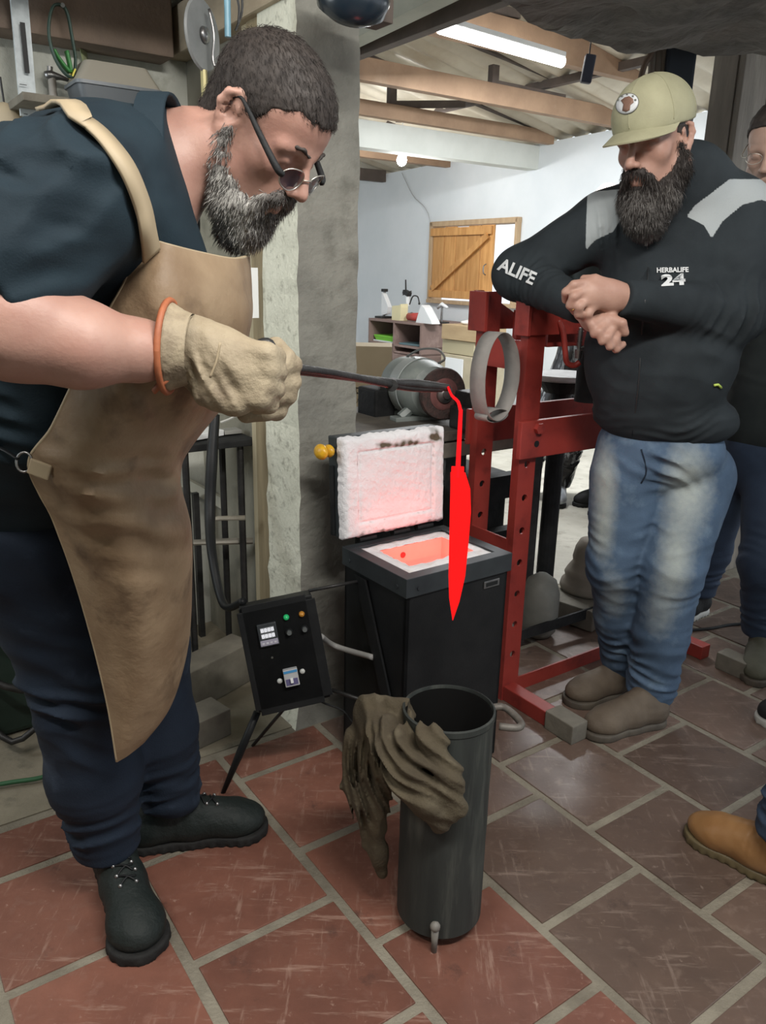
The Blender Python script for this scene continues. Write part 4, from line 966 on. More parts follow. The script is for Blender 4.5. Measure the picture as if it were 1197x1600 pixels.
s.dfn=lambda P: creases(P,A_(60,300,.90),(.11,.12,.10),uZ*.7+np.array([-.6,0,0]),.055,.008,.7,1)+creases(P,A_(50,250,.95),(.09,.14,.08),np.array([.5,0,.8]),.05,.008,.8,2)+creases(P,A_(30,620,1.1),(.16,.16,.12),uZ+.3*np.array([1,0,0]),.07,.007,.7,3)+creases(P,A_(20,420,.86),(.07,.07,.06),np.array([.5,0,-.8]),.04,.006,.6,4)+.0015*sn(P,35)
shirt,sV,sF=soft('shirt',s,m_navy,smith,.005,2)
# collar: stands round the neck
pts=[]; cc=A_(283,262,1.16); cx_,cy_,cz_=frame(pn*.97+np.array([0,0,.10]))
for t in np.linspace(0,2*PI,21)[:-1]: pts.append(cc+ (cx_*math.cos(t)+cy_*math.sin(t))*.088)
def ringpts(c,n,rz,ry,k=28):
    upv=nrm(uZ-n*(uZ@n)); side=np.cross(n,upv); return [c+upv*rz*math.sin(t)+side*ry*math.cos(t) for t in np.linspace(0,2*PI,k+1)[:-1]]
mb=MB(); n_=nrm(pn); rg=ringpts(A_(274,262,1.16),n_,.090,.080); mb.loft([[p-n_*.03+(p-A_(274,262,1.16))*.05 for p in rg],[p+n_*.006+(p-A_(274,262,1.16))*.02 for p in rg],[p+n_*.009 for p in rg],[p+n_*.004-(p-A_(274,262,1.16))*.05 for p in rg],[p-n_*.03-(p-A_(274,262,1.16))*.03 for p in rg]],cap=False)
obj('collar',mb,m_navy,shirt,True)
# --- jeans
s=SD()
s.cone(J['pel']+uZ*.06,J['pel']-uZ*.02,.145,.15,.05)
s.chain([J['pel'],J['hipR'],J['knR'],J['knR']*.45+J['anR']*.55,J['anR']+np.array([.005,-.01,.03])],[.13,.115,.092,.088,.072],.04)
s.chain([J['pel'],J['hipL'],J['knL'],J['knL']*.5+J['anL']*.5,J['anL']+np.array([.01,-.005,.03])],[.13,.11,.088,.085,.072],.04)
s.plane(J['pel']+uZ*.09,uZ,.005)
s.plane(np.array([0,0,.115]),-uZ,.004)
s.dfn=lambda P: creases(P,J['knR']+np.array([-.02,-.05,-.02]),(.11,.11,.13),uZ+.35*np.array([1,0,0]),.075,.011,.7,1)+creases(P,J['anR']+uZ*.08,(.12,.12,.09),uZ,.045,.010,.5,2)+creases(P,J['anL']+uZ*.09,(.12,.12,.10),uZ,.05,.010,.5,3)+creases(P,J['hipR'],(.15,.15,.12),uZ*.6+np.array([.7,0,0]),.08,.008,.7,0)+.0015*sn(P,30)
jeans,jV,jF=soft('jeans',s,m_jean,smith,.005,2)
boot('boot',smith,(-.612,1.500,0),(-.448,1.228,0),J['anR']+uZ*.03,seed=1,wid=.058,toeh=.05)
boot('boot',smith,(-.586,1.545,0),(-.268,1.632,0),J['anL']+uZ*.03,seed=2,wid=.054)
# --- apron: a sheet of leather
rows=[[(226,372,1.045),(262,383,1.035),(310,395,1.08),(363,405,1.155),(388,400,1.24)],
[(197,440,1.025),(250,440,1.005),(310,445,1.05),(375,450,1.15),(392,455,1.26)],
[(168,492,1.02),(245,500,1.0),(315,505,1.05),(380,510,1.15),(390,510,1.27)],
[(122,585,1.025),(205,590,.995),(280,595,1.04),(345,605,1.15),(360,612,1.28)],
[(82,668,1.04),(160,674,1.01),(230,682,1.05),(290,692,1.17),(296,700,1.30)],
[(46,728,1.075),(115,736,1.03),(190,748,1.06),(276,745,1.19),(270,750,1.35)],
[(84,812,1.12),(140,825,1.08),(210,832,1.09),(293,825,1.21),(288,830,1.37)],
[(116,900,1.155),(160,912,1.12),(222,916,1.12),(295,912,1.24),(290,915,1.38)],
[(147,1008,1.19),(182,1014,1.17),(230,1014,1.17),(290,1010,1.28),(284,1010,1.38)],
[(170,1108,1.215),(196,1110,1.20),(226,1108,1.21),(266,1100,1.27),(260,1098,1.33)],
[(183,1189,1.235),(188,1186,1.235),(200,1178,1.24),(222,1160,1.26),(226,1156,1.29)]]
G_=[spline([A_(*p) for p in r_],9) for r_ in rows]; cols=list(zip(*G_)); cols=[spline(list(c),9) for c in cols]
nc,nr=len(cols),len(cols[0]); AV=np.array([[cols[i][j] for i in range(nc)] for j in range(nr)])
P=AV.reshape(-1,3); dn=np.array([.35,-.93,0])
dz=creases(P,A_(230,800,1.1),(.13,.2,.09),nrm(np.array([.5,0,1.0])),.10,.013,.9,1)+creases(P,A_(150,760,1.05),(.12,.2,.05),nrm(np.array([.45,0,1.0])),.06,.012,.5,2)+creases(P,A_(300,620,1.05),(.10,.2,.10),nrm(np.array([1,0,.4])),.08,.007,.8,3)+.002*sn(P,22)
AV=(P+dn[None]*(-dz[:,None])).reshape(nr,nc,3)
def sheet(name,AV,th,mats,parent,nhint):
    nr,nc,_=AV.shape; du=np.gradient(AV,axis=1); dv=np.gradient(AV,axis=0); N=np.cross(du,dv); N/=np.linalg.norm(N,axis=2)[:,:,None]+1e-9
    if (N.mean((0,1))@np.array(nhint))<0: N=-N; fl=True
    else: fl=False
    V=np.concatenate([(AV+N*th/2).reshape(-1,3),(AV-N*th/2).reshape(-1,3)]); n=nr*nc; F=[]
    for j in range(nr-1):
        for i in range(nc-1):
            q=(j*nc+i,j*nc+i+1,(j+1)*nc+i+1,(j+1)*nc+i); F.append(q[::-1] if fl else q); F.append(tuple(k+n for k in (q if fl else q[::-1])))
    rim=[(j*nc,(j+1)*nc) for j in range(nr-1)]+[((j+1)*nc-1,(j+2)*nc-1) for j in range(nr-1)]+[(i,i+1) for i in range(nc-1)]+[((nr-1)*nc+i,(nr-1)*nc+i+1) for i in range(nc-1)]
    F+=[(a,b,b+n,a+n) for a,b in rim]
    return raw(name,V,F,mats,parent,60)
apron=sheet('apron',AV,.0045,m_apron,smith,(0,-1,0))
# stitched rim and straps
mb=MB(); mb.tube([AV[j,0] for j in range(0,nr)],.0032,6); obj('edge_binding',mb,m_edge,apron,True)
mb=MB(); mb.tube([AV[0,i] for i in range(0,nc)],.0026,6); obj('edge_binding',mb,m_edge,apron,True)
sp_=[A_(226,378,1.035),A_(212,320,.99),A_(178,250,1.0),A_(140,200,1.02),A_(105,172,1.06),A_(70,170,1.12)]
# strap lies on the shirt: push each point out to the shirt surface
def strap(name,pts,w,th,mat,parent,k=8):
    pts=spline(pts,k); L_=[];
    rings=[]; NS=[surf_n(p) for p in pts]
    for _ in range(12): NS=[NS[0]]+[nrm(NS[i-1]+2*NS[i]+NS[i+1]) for i in range(1,len(NS)-1)]+[NS[-1]]
    for i,p in enumerate(pts):
        d=nrm(pts[min(i+1,len(pts)-1)]-pts[max(i-1,0)]); nn=NS[i]; x=nrm(np.cross(d,nn)); nn=np.cross(x,d)
        rings.append([p+x*w/2+nn*th,p-x*w/2+nn*th,p-x*w/2-nn*th,p+x*w/2-nn*th])
    mb=MB(); mb.loft(rings); return obj(name,mb,mat,parent,True)
_sub=np.arange(0,len(sV),3); _sN=normals(sV,sF); _sN_full=_sN
def surf_near(p): i=_sub[np.argmin(((sV[_sub]-p)**2).sum(1))]; return sV[i],_sN[i]
def surf_n(p): i=np.argsort(((sV-p)**2).sum(1))[:400]; return nrm(_sN_full[i].mean(0))
def onray(x,y,V,N,lift=.009):
    """first surface point seen through a direction"""
    r=ray(x,y); q=V-CAM; t=q@r/(r@r); dist=np.linalg.norm(q-t[:,None]*r,axis=1); m=(dist<.006)&((N@r)<0)
    if not m.any(): m=dist<dist.min()+.004
    i=np.nonzero(m)[0][np.argmin(t[m])]; return V[i]+N[i]*lift
ctrl=[(231,398),(228,365),(222,330),(207,290),(188,250),(160,215),(128,190)]
c2=spline([np.array([x,y,0.]) for x,y in ctrl],3); pts=[onray(q_[0],q_[1],sV,_sN,.006) for q_ in c2]
for _ in range(3): pts=[pts[0]]+[(pts[i-1]+2*pts[i]+pts[i+1])/4 for i in range(1,len(pts)-1)]+[pts[-1]]
pts=[p_+surf_n(p_)*.003 for p_ in pts]; 
for k_ in range(4):
    i_=np.argmin(((sV-(pts[-1]+np.array([-.018,.022,-.002])))**2).sum(1)); pts.append(sV[i_]+_sN_full[i_]*.008)
st=strap('neck_strap',pts,.028,.0022,m_edge,apron,2)
# side tie with ring and tab
mb=MB(); mb.box(A_(62,733,1.045),(.030,.006,.022),T=rot((0,1,0),.35),bev=.002); obj('tie_tab',mb,m_edge,apron)
c=A_(38,722,1.05); mb=MB(); mb.tube([c+np.array([.011*math.cos(t),.004*math.sin(t),.013*math.sin(t)]) for t in np.linspace(0,2*PI,17)[:-1]],.0018,6,closed=True); obj('tie_ring',mb,m_steel,apron,True)
mb=MB(); mb.tube([c+np.array([-.008,0,.004]),A_(0,700,1.07),A_(-60,680,1.15)],.004,6,smooth=4,flat=.4); obj('tie_cord',mb,m_black,apron,True)
mb=MB(); mb.box(A_(228,383,1.026),(.012,.004,.03),bev=.001); obj('strap_patch',mb,M('patch_dark',(.10,.07,.05),None),apron)
# --- gloves
def glove_right():
    s=SD(); W_=J['wrR']
    s.chain([A_(296,545,1.0),A_(340,566,1.0),A_(385,583,1.0)],[.043,.041,.040],.02,flat=np.array([0,1,0]),fs=1.25)
    s.ell(A_(355,600,1.0),(.042,.026,.034),k=.02)
    for i,y in enumerate((548,573,598,620)):
        dx=(0,4,0,-10)[i]
        finger(s,[A_(372+dx,y,.992),A_(415+dx,y+4,.985),A_(430+dx,y+10,1.012),A_(412+dx,y+14,1.035)],.0150,.0125,.010)
    finger(s,[A_(325,610,.985),A_(365,628,.985),A_(400,618,1.0)],.018,.0145,.015)
    s.dfn=lambda P: creases(P,A_(345,590,.96),(.04,.06,.04),np.array([1,0,.6]),.022,.004,.5,1)+creases(P,A_(305,560,.96),(.03,.06,.06),np.array([1,0,.1]),.02,.003,.5,2)+.001*sn(P,90)
    o,V,F=soft('glove',s,m_glove,smith,.0036,1)
    # gauntlet cuff, open at the wrist
    mb=MB(); rings=[]
    for x,y,r_ in ((300,546,.043),(285,545,.047),(272,543,.052),(264,542,.056)):
        c=A_(x,y,.988); n=nrm(A_(400,590,1.0)-A_(264,542,1.0)); n=nrm(n+np.array([.0,0,-.30])*0); rings.append(ringpts(c,nrm(n+uZ*.25),r_,r_*.95))
    inner=[[p-(p-sum(r)/len(r))*.07 for p in r] for r in rings[::-1]]
    mb.loft(rings+inner,cap=False); obj('cuff',mb,m_glove,o,True)
    mb=MB(); rg=rings[-1]; mb.tube(rg,.0042,6,closed=True); obj('cuff_trim',mb,m_trimo,o,True)
    mb=MB(); mb.tube([rg[18],A_(262,590,.958),A_(240,612,.965)],[.006,.0055,.004],6,smooth=4,flat=.5); obj('cuff_loop',mb,m_trimo,o,True)
    mb=MB(); mb.tube([A_(344,535,.958),A_(338,565,.955),A_(328,590,.955)],.0016,5,smooth=4); obj('seam',mb,m_edge,o,True)
    return o
def glove_left():
    s=SD()
    s.chain([A_(375,585,1.17),A_(400,595,1.14),A_(425,600,1.12)],[.034,.036,.034],.02,flat=np.array([0,1,0]),fs=1.2)
    for i,y in enumerate((570,594,616,640)):
        dx=(8,6,0,-14)[i]
        finger(s,[A_(432+dx,y,1.115),A_(448+dx,y+1,1.085),A_(428+dx,y+3,1.062),A_(398+dx,y+6,1.068)],.0150,.0135,.008)
    finger(s,[A_(400,560,1.12),A_(430,545,1.10),A_(448,560,1.075)],.017,.0135,.012)
    s.dfn=lambda P:.0010*sn(P,90)+.0006*sn(P,200,2)
    return soft('glove',s,m_glove,smith,.0036,1)[0]
glove_right(); glove_left()
# ================================================================ TONGS AND GLOWING BLADE
tg=thing('blacksmith_tongs','long dark steel tongs held in both gloved hands','tongs',A_(500,585,1.22))
rv=A_(612,601,1.40)
mb=MB(); mb.tube([A_(398,566,1.035),A_(430,571,1.06),A_(520,583,1.20),rv,A_(650,606,1.46),A_(690,608,1.50)],[.0065,.0065,.006,.0075,.0075,.006],10,smooth=5); obj('rein',mb,m_dsteel,tg,True)
mb=MB(); mb.tube([A_(420,600,1.10),A_(450,580,1.12),A_(520,586,1.22),rv+uZ*.004,A_(652,600,1.46),A_(700,606,1.51)],[.0065,.0065,.006,.0075,.009,.007],10,smooth=5); obj('rein',mb,m_dsteel,tg,True)
mb=MB(); mb.cyl(rv+np.array([0,-.012,.0]),rv+np.array([0,.014,0]),.011,n=14); obj('rivet',mb,m_dsteel,tg,40)
mb=MB(); mb.tube([A_(402,556,1.04),A_(405,540,1.045),A_(420,538,1.05),A_(424,556,1.05)],.008,8,smooth=5); obj('handle_ring',mb,m_dsteel,tg,True)
BY=1.50
bl=thing('glowing_blade','red hot knife blade hanging point down from the tongs','blade',A_(707,800,BY))
def plate(name,out,Y,th,mat,par,bev=.0):
    P=[A_(x,y,Y) for x,y in out]; n=len(P); mb=MB(); f=[p+np.array([0,-th/2,0]) for p in P]; bk=[p+np.array([0,th/2,0]) for p in P]
    mb.add(f+bk,[tuple(range(n)),tuple(range(2*n-1,n-1,-1))]+[((i+1)%n,i,n+i,n+(i+1)%n) for i in range(n)]); return obj(name,mb,mat,par)
mb=MB(); 
def blade_mesh():
    # knife: thick spine, bevel to the edge
    L_=[(704,738),(704,760),(703,800),(702,850),(701,900),(702,935),(707,969)]
    Rr=[(727,738),(735,764),(736,800),(732,850),(727,900),(718,940),(708,969)]
    rings=[]
    for (a,b_) in zip(L_,Rr):
        pa,pb=A_(*a,BY),A_(*b_,BY); mid=pa*.45+pb*.55; t=.0035*np.linalg.norm(pb-pa)/.03+.0004
        rings.append([pa+np.array([0,-.0022,0]),mid+np.array([0,-t*.8,0]),pb,mid+np.array([0,t*.8,0]),pa+np.array([0,.0022,0])])
    mb.loft(rings)
blade_mesh(); obj('cutting_blade',mb,m_glowblade,bl)
mb=MB(); c0,c1=A_(715,739,BY),A_(714,758,BY); mb.box((c0+c1)/2,(.0245,.009,.05),bev=.001); obj('bolster_block',mb,m_glowblade,bl)
mb=MB(); c0,c1=A_(720,640,BY),A_(715,745,BY); mb.tube([c1,c0],[.0085,.0065],4,flat=.6); mb.tube([c0-uZ*.004,A_(716,628,BY),A_(706,618,BY),A_(700,604,BY)],[.0065,.006,.005,.004],6,smooth=3,flat=.6); obj('tang',mb,m_glowrod,bl)
# ================================================================ THE MAN IN THE CAP
m_skinB=M('skin_b',(.40,.24,.185),(.34,.19,.145),16,.55,c3=(.45,.28,.22),s3=9,bump=.06,bscale=180,sub=.05)
m_jacket=M('jacket_black',(.016,.021,.025),(.024,.031,.036),8,.85,bump=.2,bscale=500,spec=.25)
m_yoke=M('yoke_grey',(.33,.36,.37),(.28,.31,.32),8,.85,bump=.15,bscale=400)
m_jeanL=M('faded_jeans',(.075,.125,.20),(.045,.08,.135),7,.8,bump=.2,bscale=300,c3=(.12,.18,.25),s3=10)
attrmix(m_jeanL,'fade',(.33,.37,.36),.25,1.0)
m_bootT=M('suede_taupe',(.135,.105,.075),(.095,.072,.052),12,.75,bump=.15,bscale=150)
m_soleT=M('sole_taupe',(.10,.085,.065),(.06,.05,.04),20,.7)
m_cap=M('cap_khaki',(.34,.33,.215),(.29,.28,.18),12,.8,bump=.15,bscale=300)
attrmix(m_jacket,'yoke',(.33,.36,.37),.35,.65)
m_print=M('print_white',(.62,.64,.65),None,rough=.7)
capman=thing('person','bearded man in khaki cap and black fleece leaning his arm on the red press','person',(.82,2.3,0))
cO=A_(1024,223,2.12); cT=head_frame(-137,16,3)
K=dict(neck=A_(1078,285,2.19),chest=A_(1048,400,2.22),belly=A_(1030,560,2.19),pel=A_(1032,690,2.23),shL=A_(1150,335,2.20),elL=A_(1150,490,2.10),wrL=A_(982,466,1.985),
 shR=A_(945,350,2.27),elR=A_(812,428,2.33),wrR=A_(905,478,2.07),hipR=A_(982,745,2.24),knR=A_(962,880,2.22),anR=np.array([.800,2.335,.13]),hipL=A_(1085,745,2.24),knL=A_(1052,890,2.13),anL=np.array([.845,2.185,.13]))
b=SD(); Lc=head_sd(b,cO,cT,1.0)
b.chain([Lc(-.02,0,-.045),K['neck']],[.056,.066],.03); b.chain([K['neck'],K['chest']+np.array([.02,.04,0]),K['belly']+np.array([.02,.04,0]),K['pel']+np.array([0,.02,-.03])],[.07,.075,.08,.09],.04)
for s_ in 'RL':
    b.cone(K['neck'],K['sh'+s_],.06,.05,.04); b.chain([K['sh'+s_],K['el'+s_],K['wr'+s_]],[.05,.042,.027],.03)
    b.cone(K['pel'],K['hip'+s_],.09,.08,.05); b.chain([K['hip'+s_],K['kn'+s_],K['an'+s_]],[.07,.05,.035],.03)
# left hand laid over the right wrist
YL=1.975
b.chain([K['wrL'],A_(958,462,1.975),A_(925,460,1.965)],[.027,.033,.036],.02,flat=(0,1,0),fs=1.5)
for pts in ([(918,441,YL-.01),(897,445,YL-.02),(884,456,YL-.012),(884,469,YL+.01)],[(915,453,YL-.015),(897,463,YL-.03),(891,477,YL-.02),(898,487,YL)],[(920,466,YL-.015),(905,479,YL-.03),(904,491,YL-.02),(914,497,YL)],[(928,477,YL-.01),(919,490,YL-.02),(920,500,YL-.01),(930,503,YL+.01)]):
    finger(b,[A_(*p) for p in pts],.0115,.0095,.008)
finger(b,[A_(952,445,YL),A_(930,436,YL-.005),A_(912,436,YL+.005)],.013,.010,.012)
# right hand, loose fist below it
b.chain([K['wrR'],A_(928,497,2.02),A_(950,508,1.995)],[.027,.030,.031],.02)
YR=1.97
for pts in ([(940,498,YR),(926,508,YR-.01),(929,522,YR-.012),(944,521,YR+.0)],[(950,503,YR),(936,518,YR-.018),(941,533,YR-.018),(955,529,YR)],[(960,508,YR),(949,527,YR-.018),(953,541,YR-.015),(965,535,YR)],[(968,512,YR+.01),(961,531,YR-.008),(963,545,YR-.005),(973,538,YR+.01)]):
    finger(b,[A_(*p) for p in pts],.0115,.0098,.008)
finger(b,[A_(955,498,YR),A_(972,505,YR-.015),A_(977,520,YR-.01)],.012,.010,.01)
b.dfn=lambda P:.0007*sn(P,60)
cbody,cV,cF=soft('body',b,m_skinB,capman,.0036,1)
for s_ in (-1,1):
    mb=MB(); mb.sphere(Lc(.0760,s_*.032,.001),.0125,16); obj('eye',mb,MATS['eye_white'],cbody,True)
    e=SD(); e.chain([Lc(.097,s_*.014,.024),Lc(.090,s_*.034,.029),Lc(.074,s_*.050,.020)],[.004,.005,.003],.004); e.dfn=lambda P:.0014*sn(P,300); soft('eyebrow',e,m_hair,capman,.0028,0)
mb=MB(); r_c=A_(899,481,YL-.020); mb.tube([r_c+.0118*(np.array([.8,0,.5])*math.cos(t)+np.array([0,1,0])*math.sin(t)) for t in np.linspace(0,2*PI,15)[:-1]],.0018,6,closed=True); obj('ring',mb,M('gold_ring',(.7,.5,.2),None,rough=.25,metal=1),capman,True)
# hair below the cap, beard
def hlc(P): return (P-cO)@cT
h=SD(); h.ell(Lc(-.010,0,.048),np.array((.096,.076,.083))+.004,cT,.02); h.cone(Lc(-.022,0,-.045),Lc(-.035,0,-.02),.060,.062,.02)
h._a(lambda P:-(hlc(P)[:,2]-np.interp(hlc(P)[:,0],[-.1,-.04,-.018,.008,.022,.03],[-.05,-.035,.0,-.012,.02,.09])),(-99,)*3,(99,)*3,.004,'i'); h.dfn=lambda P:.001*sn(P,280)
soft('hair',h,m_hair,capman,.0034,0)
s=beard_sd(Lc,cT,1.12,.035,1.15)
m_bd=M('beard_dark',(.022,.018,.017),(.045,.038,.035),70,.8); attrmix(m_bd,'white',(.30,.28,.26),.1,.8)
wfc=lambda V:np.clip((-(hlc(V)[:,2])-.085)*14,0,1)*np.clip((hlc(V)[:,0]-.02)*30,0,1)
beard,V_,F_=soft('beard',s,m_bd,capman,.0034,0,{'white':wfc})
bd=lambda P,n:(np.array([.12,0,-1.])@cT.T)[None]*np.ones((len(P),1))+n*.2
strands('beard_strands_dark',V_,F_,lambda V:1.1-wfc(V),6000,.024,bd,m_hair,beard,6,.0006,.25,.22)
strands('beard_strands_light',V_,F_,lambda V:wfc(V)+.01,6500,.030,bd,m_hairg,beard,7,.0006,.25,.22)
# cap
capt=thing('baseball_cap','khaki baseball cap with a round white badge on the bearded man','cap',Lc(0,0,.09))
s=SD(); s.ell(Lc(-.008,0,.056),np.array((.108,.089,.098)),cT,.02); s.ell(Lc(.044,0,.060),np.array((.064,.074,.078)),cT,.03)
s._a(lambda P:-(hlc(P)[:,2]-.034-.10*np.clip(-hlc(P)[:,0],-1,.2)*0-.0),(-99,)*3,(99,)*3,.003,'i')
s.dfn=lambda P: .0012*sn(P,40)-.0012*np.exp(-((hlc(P)[:,1])/.002)**2)-.001*np.exp(-(((np.abs(np.arctan2(hlc(P)[:,1],hlc(P)[:,0]))-1.05))/.025)**2)
crown,kV,kF=soft('crown',s,m_cap,capt,.004,1)
def brimgrid():
    rows=[]
    for j in range(13):
        v=j/12; row=[]
        for i in range(33):
            th=(i/32*2-1)*math.radians(78)
            a0,b0=.100,.083; rx=a0*math.cos(th)+.004; ry=b0*math.sin(th)
            out=.072*max(0,math.cos(th))**.55
            x=rx+out*v*1.0; y=ry*(1+.02*v)
            z=.040-.030*v*0-.27*(x-rx)-1.9*(y*y)*(.35+.65*v)+.0*v
            row.append(Lc(x,y,z+.004))
        rows.append(row)
    return np.array(rows)
m_=sheet('brim',brimgrid(),.0035,m_cap,capt,(0,0,1)); 
mb=MB(); bc0=Lc(.060,.052,.085)
mb.sphere(Lc(-.005,0,.142),.006,10); obj('button',mb,m_cap,capt,True)
_kN=normals(kV,kF)
cc_=Lc(0,0,.045); Vd=kV-cc_; Vd/=np.linalg.norm(Vd,axis=1)[:,None]
for az in (0,58,-58,118,-118,180):
    pth=[]
    for el in (82,70,58,46,34,22,10,2):
        d_=cT@np.array([math.cos(math.radians(el))*math.cos(math.radians(az)),math.cos(math.radians(el))*math.sin(math.radians(az)),math.sin(math.radians(el))])
        sc_=Vd@d_; i_=np.argsort(-sc_)[:6]; pth.append(kV[i_].mean(0)+d_*.0004)
    mb=MB(); mb.tube(pth,.0012,6,smooth=3,flat=.6); obj('seam',mb,m_cap,crown,True)
def onto(pts2,V,N,lift=.0012,step=1):
    """drop drawn points (in the picture's own frame) onto a surface"""
    out=[]
    q=V-CAM
    for x,y in pts2:
        r=ray(x,y); t=q@r/(r@r); dist=np.linalg.norm(q-t[:,None]*r,axis=1); m=(dist<.009)&((N@r)<-.05*np.linalg.norm(r))
        if not m.any(): m=dist<dist.min()+.006
        tm=t[m].min(); m2=m&(t<tm+.02); w=1/(dist[m2]+.0015)**2; out.append(CAM+r*(((t[m2]*w).sum()/w.sum())-lift/np.linalg.norm(r)))
    return out
def decal(name,poly,V,N,mat,par,lift=.0015,rings=3):
    c=np.mean(poly,0); P2=[]; n=len(poly)
    for k in range(rings,0,-1): P2+=[tuple(c+(np.array(p)-c)*k/rings) for p in poly]
    P2.append(tuple(c)); P3=onto(P2,V,N,lift); F=[]
    for k in range(rings-1):
        for i in range(n): j=(i+1)%n; F.append((k*n+i,k*n+j,(k+1)*n+j,(k+1)*n+i))
    k=rings-1
    for i in range(n): F.append((k*n+i,k*n+(i+1)%n,len(P2)-1))
    top=P3; bot=[p+nrm(p-CAM)*.002 for p in P3]; m=len(P3); F2=F+[tuple(q+m for q in f[::-1]) for f in F]+[((i+1)%n,i,m+i,m+(i+1)%n) for i in range(n)]
    return raw(name,top+bot,F2,mat,par,True)
ang=-.55
def elp(cx,cy,a,b_,n=28): return [(cx+a*math.cos(t)*math.cos(ang)-b_*math.sin(t)*math.sin(ang),cy+a*math.cos(t)*math.sin(ang)+b_*math.sin(t)*math.cos(ang)) for t in np.linspace(0,2*PI,n+1)[:-1]]
bdg=decal('badge',elp(980,162,19.5,16.0),kV,_kN,M('badge_rim',(.16,.16,.14),None),capt,.002)
b2=decal('badge_field',elp(980,162,18.2,14.8),kV,_kN,M('badge_white',(.60,.62,.64),None),bdg,.0035)
fig=[(972,173),(974,163),(970,157),(976,152),(983,150),(989,154),(990,160),(985,164),(984,172),(978,175)]
decal('badge_figure',fig,kV,_kN,M('badge_brown',(.20,.11,.08),None),bdg,.005,2)
for (x,y) in ((966,156),(972,150),(980,147),(989,150),(993,156)): decal('badge_mark',[(x-1.6,y-1.2),(x+1.6,y-1.6),(x+1.4,y+1.4),(x-1.5,y+1.2)],kV,_kN,MATS['badge_rim'],bdg,.005,1)
# jacket
s=SD(); fr_=nrm(np.array([-.45,-.9,0]))
T3=np.array([np.cross(uZ,fr_)*-1,fr_,uZ]).T
s.ell(K['belly']+uZ*.02,(.205,.150,.24),T3,.05); s.ell(K['chest'],(.185,.125,.19),T3,.06); s.ell(K['pel']+uZ*.075,(.200,.150,.09),T3,.04)
s.chain([K['neck'],K['shL']],[.085,.084],.05); s.chain([K['neck'],K['shR']],[.08,.078],.05)
s.chain([K['shL'],K['elL'],K['wrL']],[.088,.072,.045],.035); s.chain([K['shR'],K['elR'],K['wrR']],[.082,.070,.042],.035)
s.cone(K['neck'],Lc(-.035,0,-.080),.090,.082,.03)
s.ell(A_(1098,262,2.23),(.040,.055,.050),k=.02); s.ell(Lc(-.060,-.005,-.055),(.060,.085,.045),cT,.02)       # hood and collar bunched at the nape
s.cone(Lc(-.020,0,-.02),Lc(.050,0,-.125),.058,.040,.006,'s')
nk=nrm(Lc(-.02,0,.0)-K['neck'])
s.plane(K['pel']+uZ*.012,-uZ,.006)
for w,h_ in (('L',A_(925,460,1.965)),('R',A_(950,508,1.995))):
    dd=nrm(K['wr'+w]-K['el'+w]); wpnt=K['wr'+w]+dd*.018
    s._a((lambda dd,wpnt:(lambda P:np.where(np.linalg.norm((P-wpnt)-((P-wpnt)@dd)[:,None]*dd,axis=1)<.075,np.where((P-wpnt)@dd>-.1,(P-wpnt)@dd,-1),-1)))(dd,wpnt) if False else (lambda P,dd=dd,wpnt=wpnt:np.where((np.linalg.norm(P-wpnt,axis=1)<.10),(P-wpnt)@dd,-1.)),(-99,)*3,(99,)*3,.003,'i')
s.dfn=lambda P: creases(P,K['elR']*.6+K['wrR']*.4,(.09,.09,.08),nrm(K['wrR']-K['elR']),.035,.006,.7,1)+creases(P,K['elL']+np.array([-.02,-.05,0]),(.10,.10,.09),nrm(K['wrL']-K['elL']+uZ*.05),.045,.008,.7,2)+creases(P,K['belly']+uZ*.08,(.2,.2,.15),nrm(uZ+np.array([.4,0,0])),.09,.006,.8,3)+creases(P,A_(950,370,2.15),(.05,.1,.09),np.array([1,0,.1]),.035,.005,.5,4)+creases(P,K['pel']+uZ*.06,(.25,.25,.06),nrm(uZ+np.array([-.2,0,0])),.05,.004,.7,1)+.0015*sn(P,30)
jacket,kjV,kjF=soft('jacket',s,m_jacket,capman,.005,1)
jN=normals(kjV,kjF)
def inpoly(px,py,poly):
    c=np.zeros(len(px),bool); n=len(poly)
    for i in range(n):
        x1,y1=poly[i]; x2,y2=poly[(i+1)%n]; m=((y1>py)!=(y2>py)); xx=x1+(py-y1)*(x2-x1)/((y2-y1) if y2!=y1 else 1e-9); c^=m&(px<xx)
    return c
def proj(V): q=V-CAM; w=q@FW; return 598.5+FPX*(q@RT)/w, 800-FPX*(q@UP)/w
yk=[[(1073,338),(1085,322),(1140,280),(1200,280),(1215,320),(1190,312),(1160,320),(1130,345),(1112,372),(1100,352)],[(915,392),(916,350),(918,300),(975,295),(972,340),(958,362),(930,375)]]
def polydist(px,py,poly):
    d=np.full(len(px),1e9); n=len(poly)
    for i in range(n):
        a=np.array(poly[i],float); b_=np.array(poly[(i+1)%n],float); ab=b_-a; t=np.clip(((px-a[0])*ab[0]+(py-a[1])*ab[1])/(ab@ab),0,1)
        d=np.minimum(d,np.hypot(px-a[0]-t*ab[0],py-a[1]-t*ab[1]))
    return np.where(inpoly(px,py,poly),d,-d)
def yoke_attr(V):
    x,y=proj(V); d=np.full(len(V),-9.)
    for q in yk: d=np.maximum(d,polydist(x,y,q))
    return np.clip(.5+d/3.2,0,1)*(V[:,2]>1.36)
a_=jacket.data.attributes.new('yoke','FLOAT','POINT'); a_.data.foreach_set('value',yoke_attr(kjV).astype(np.float32))
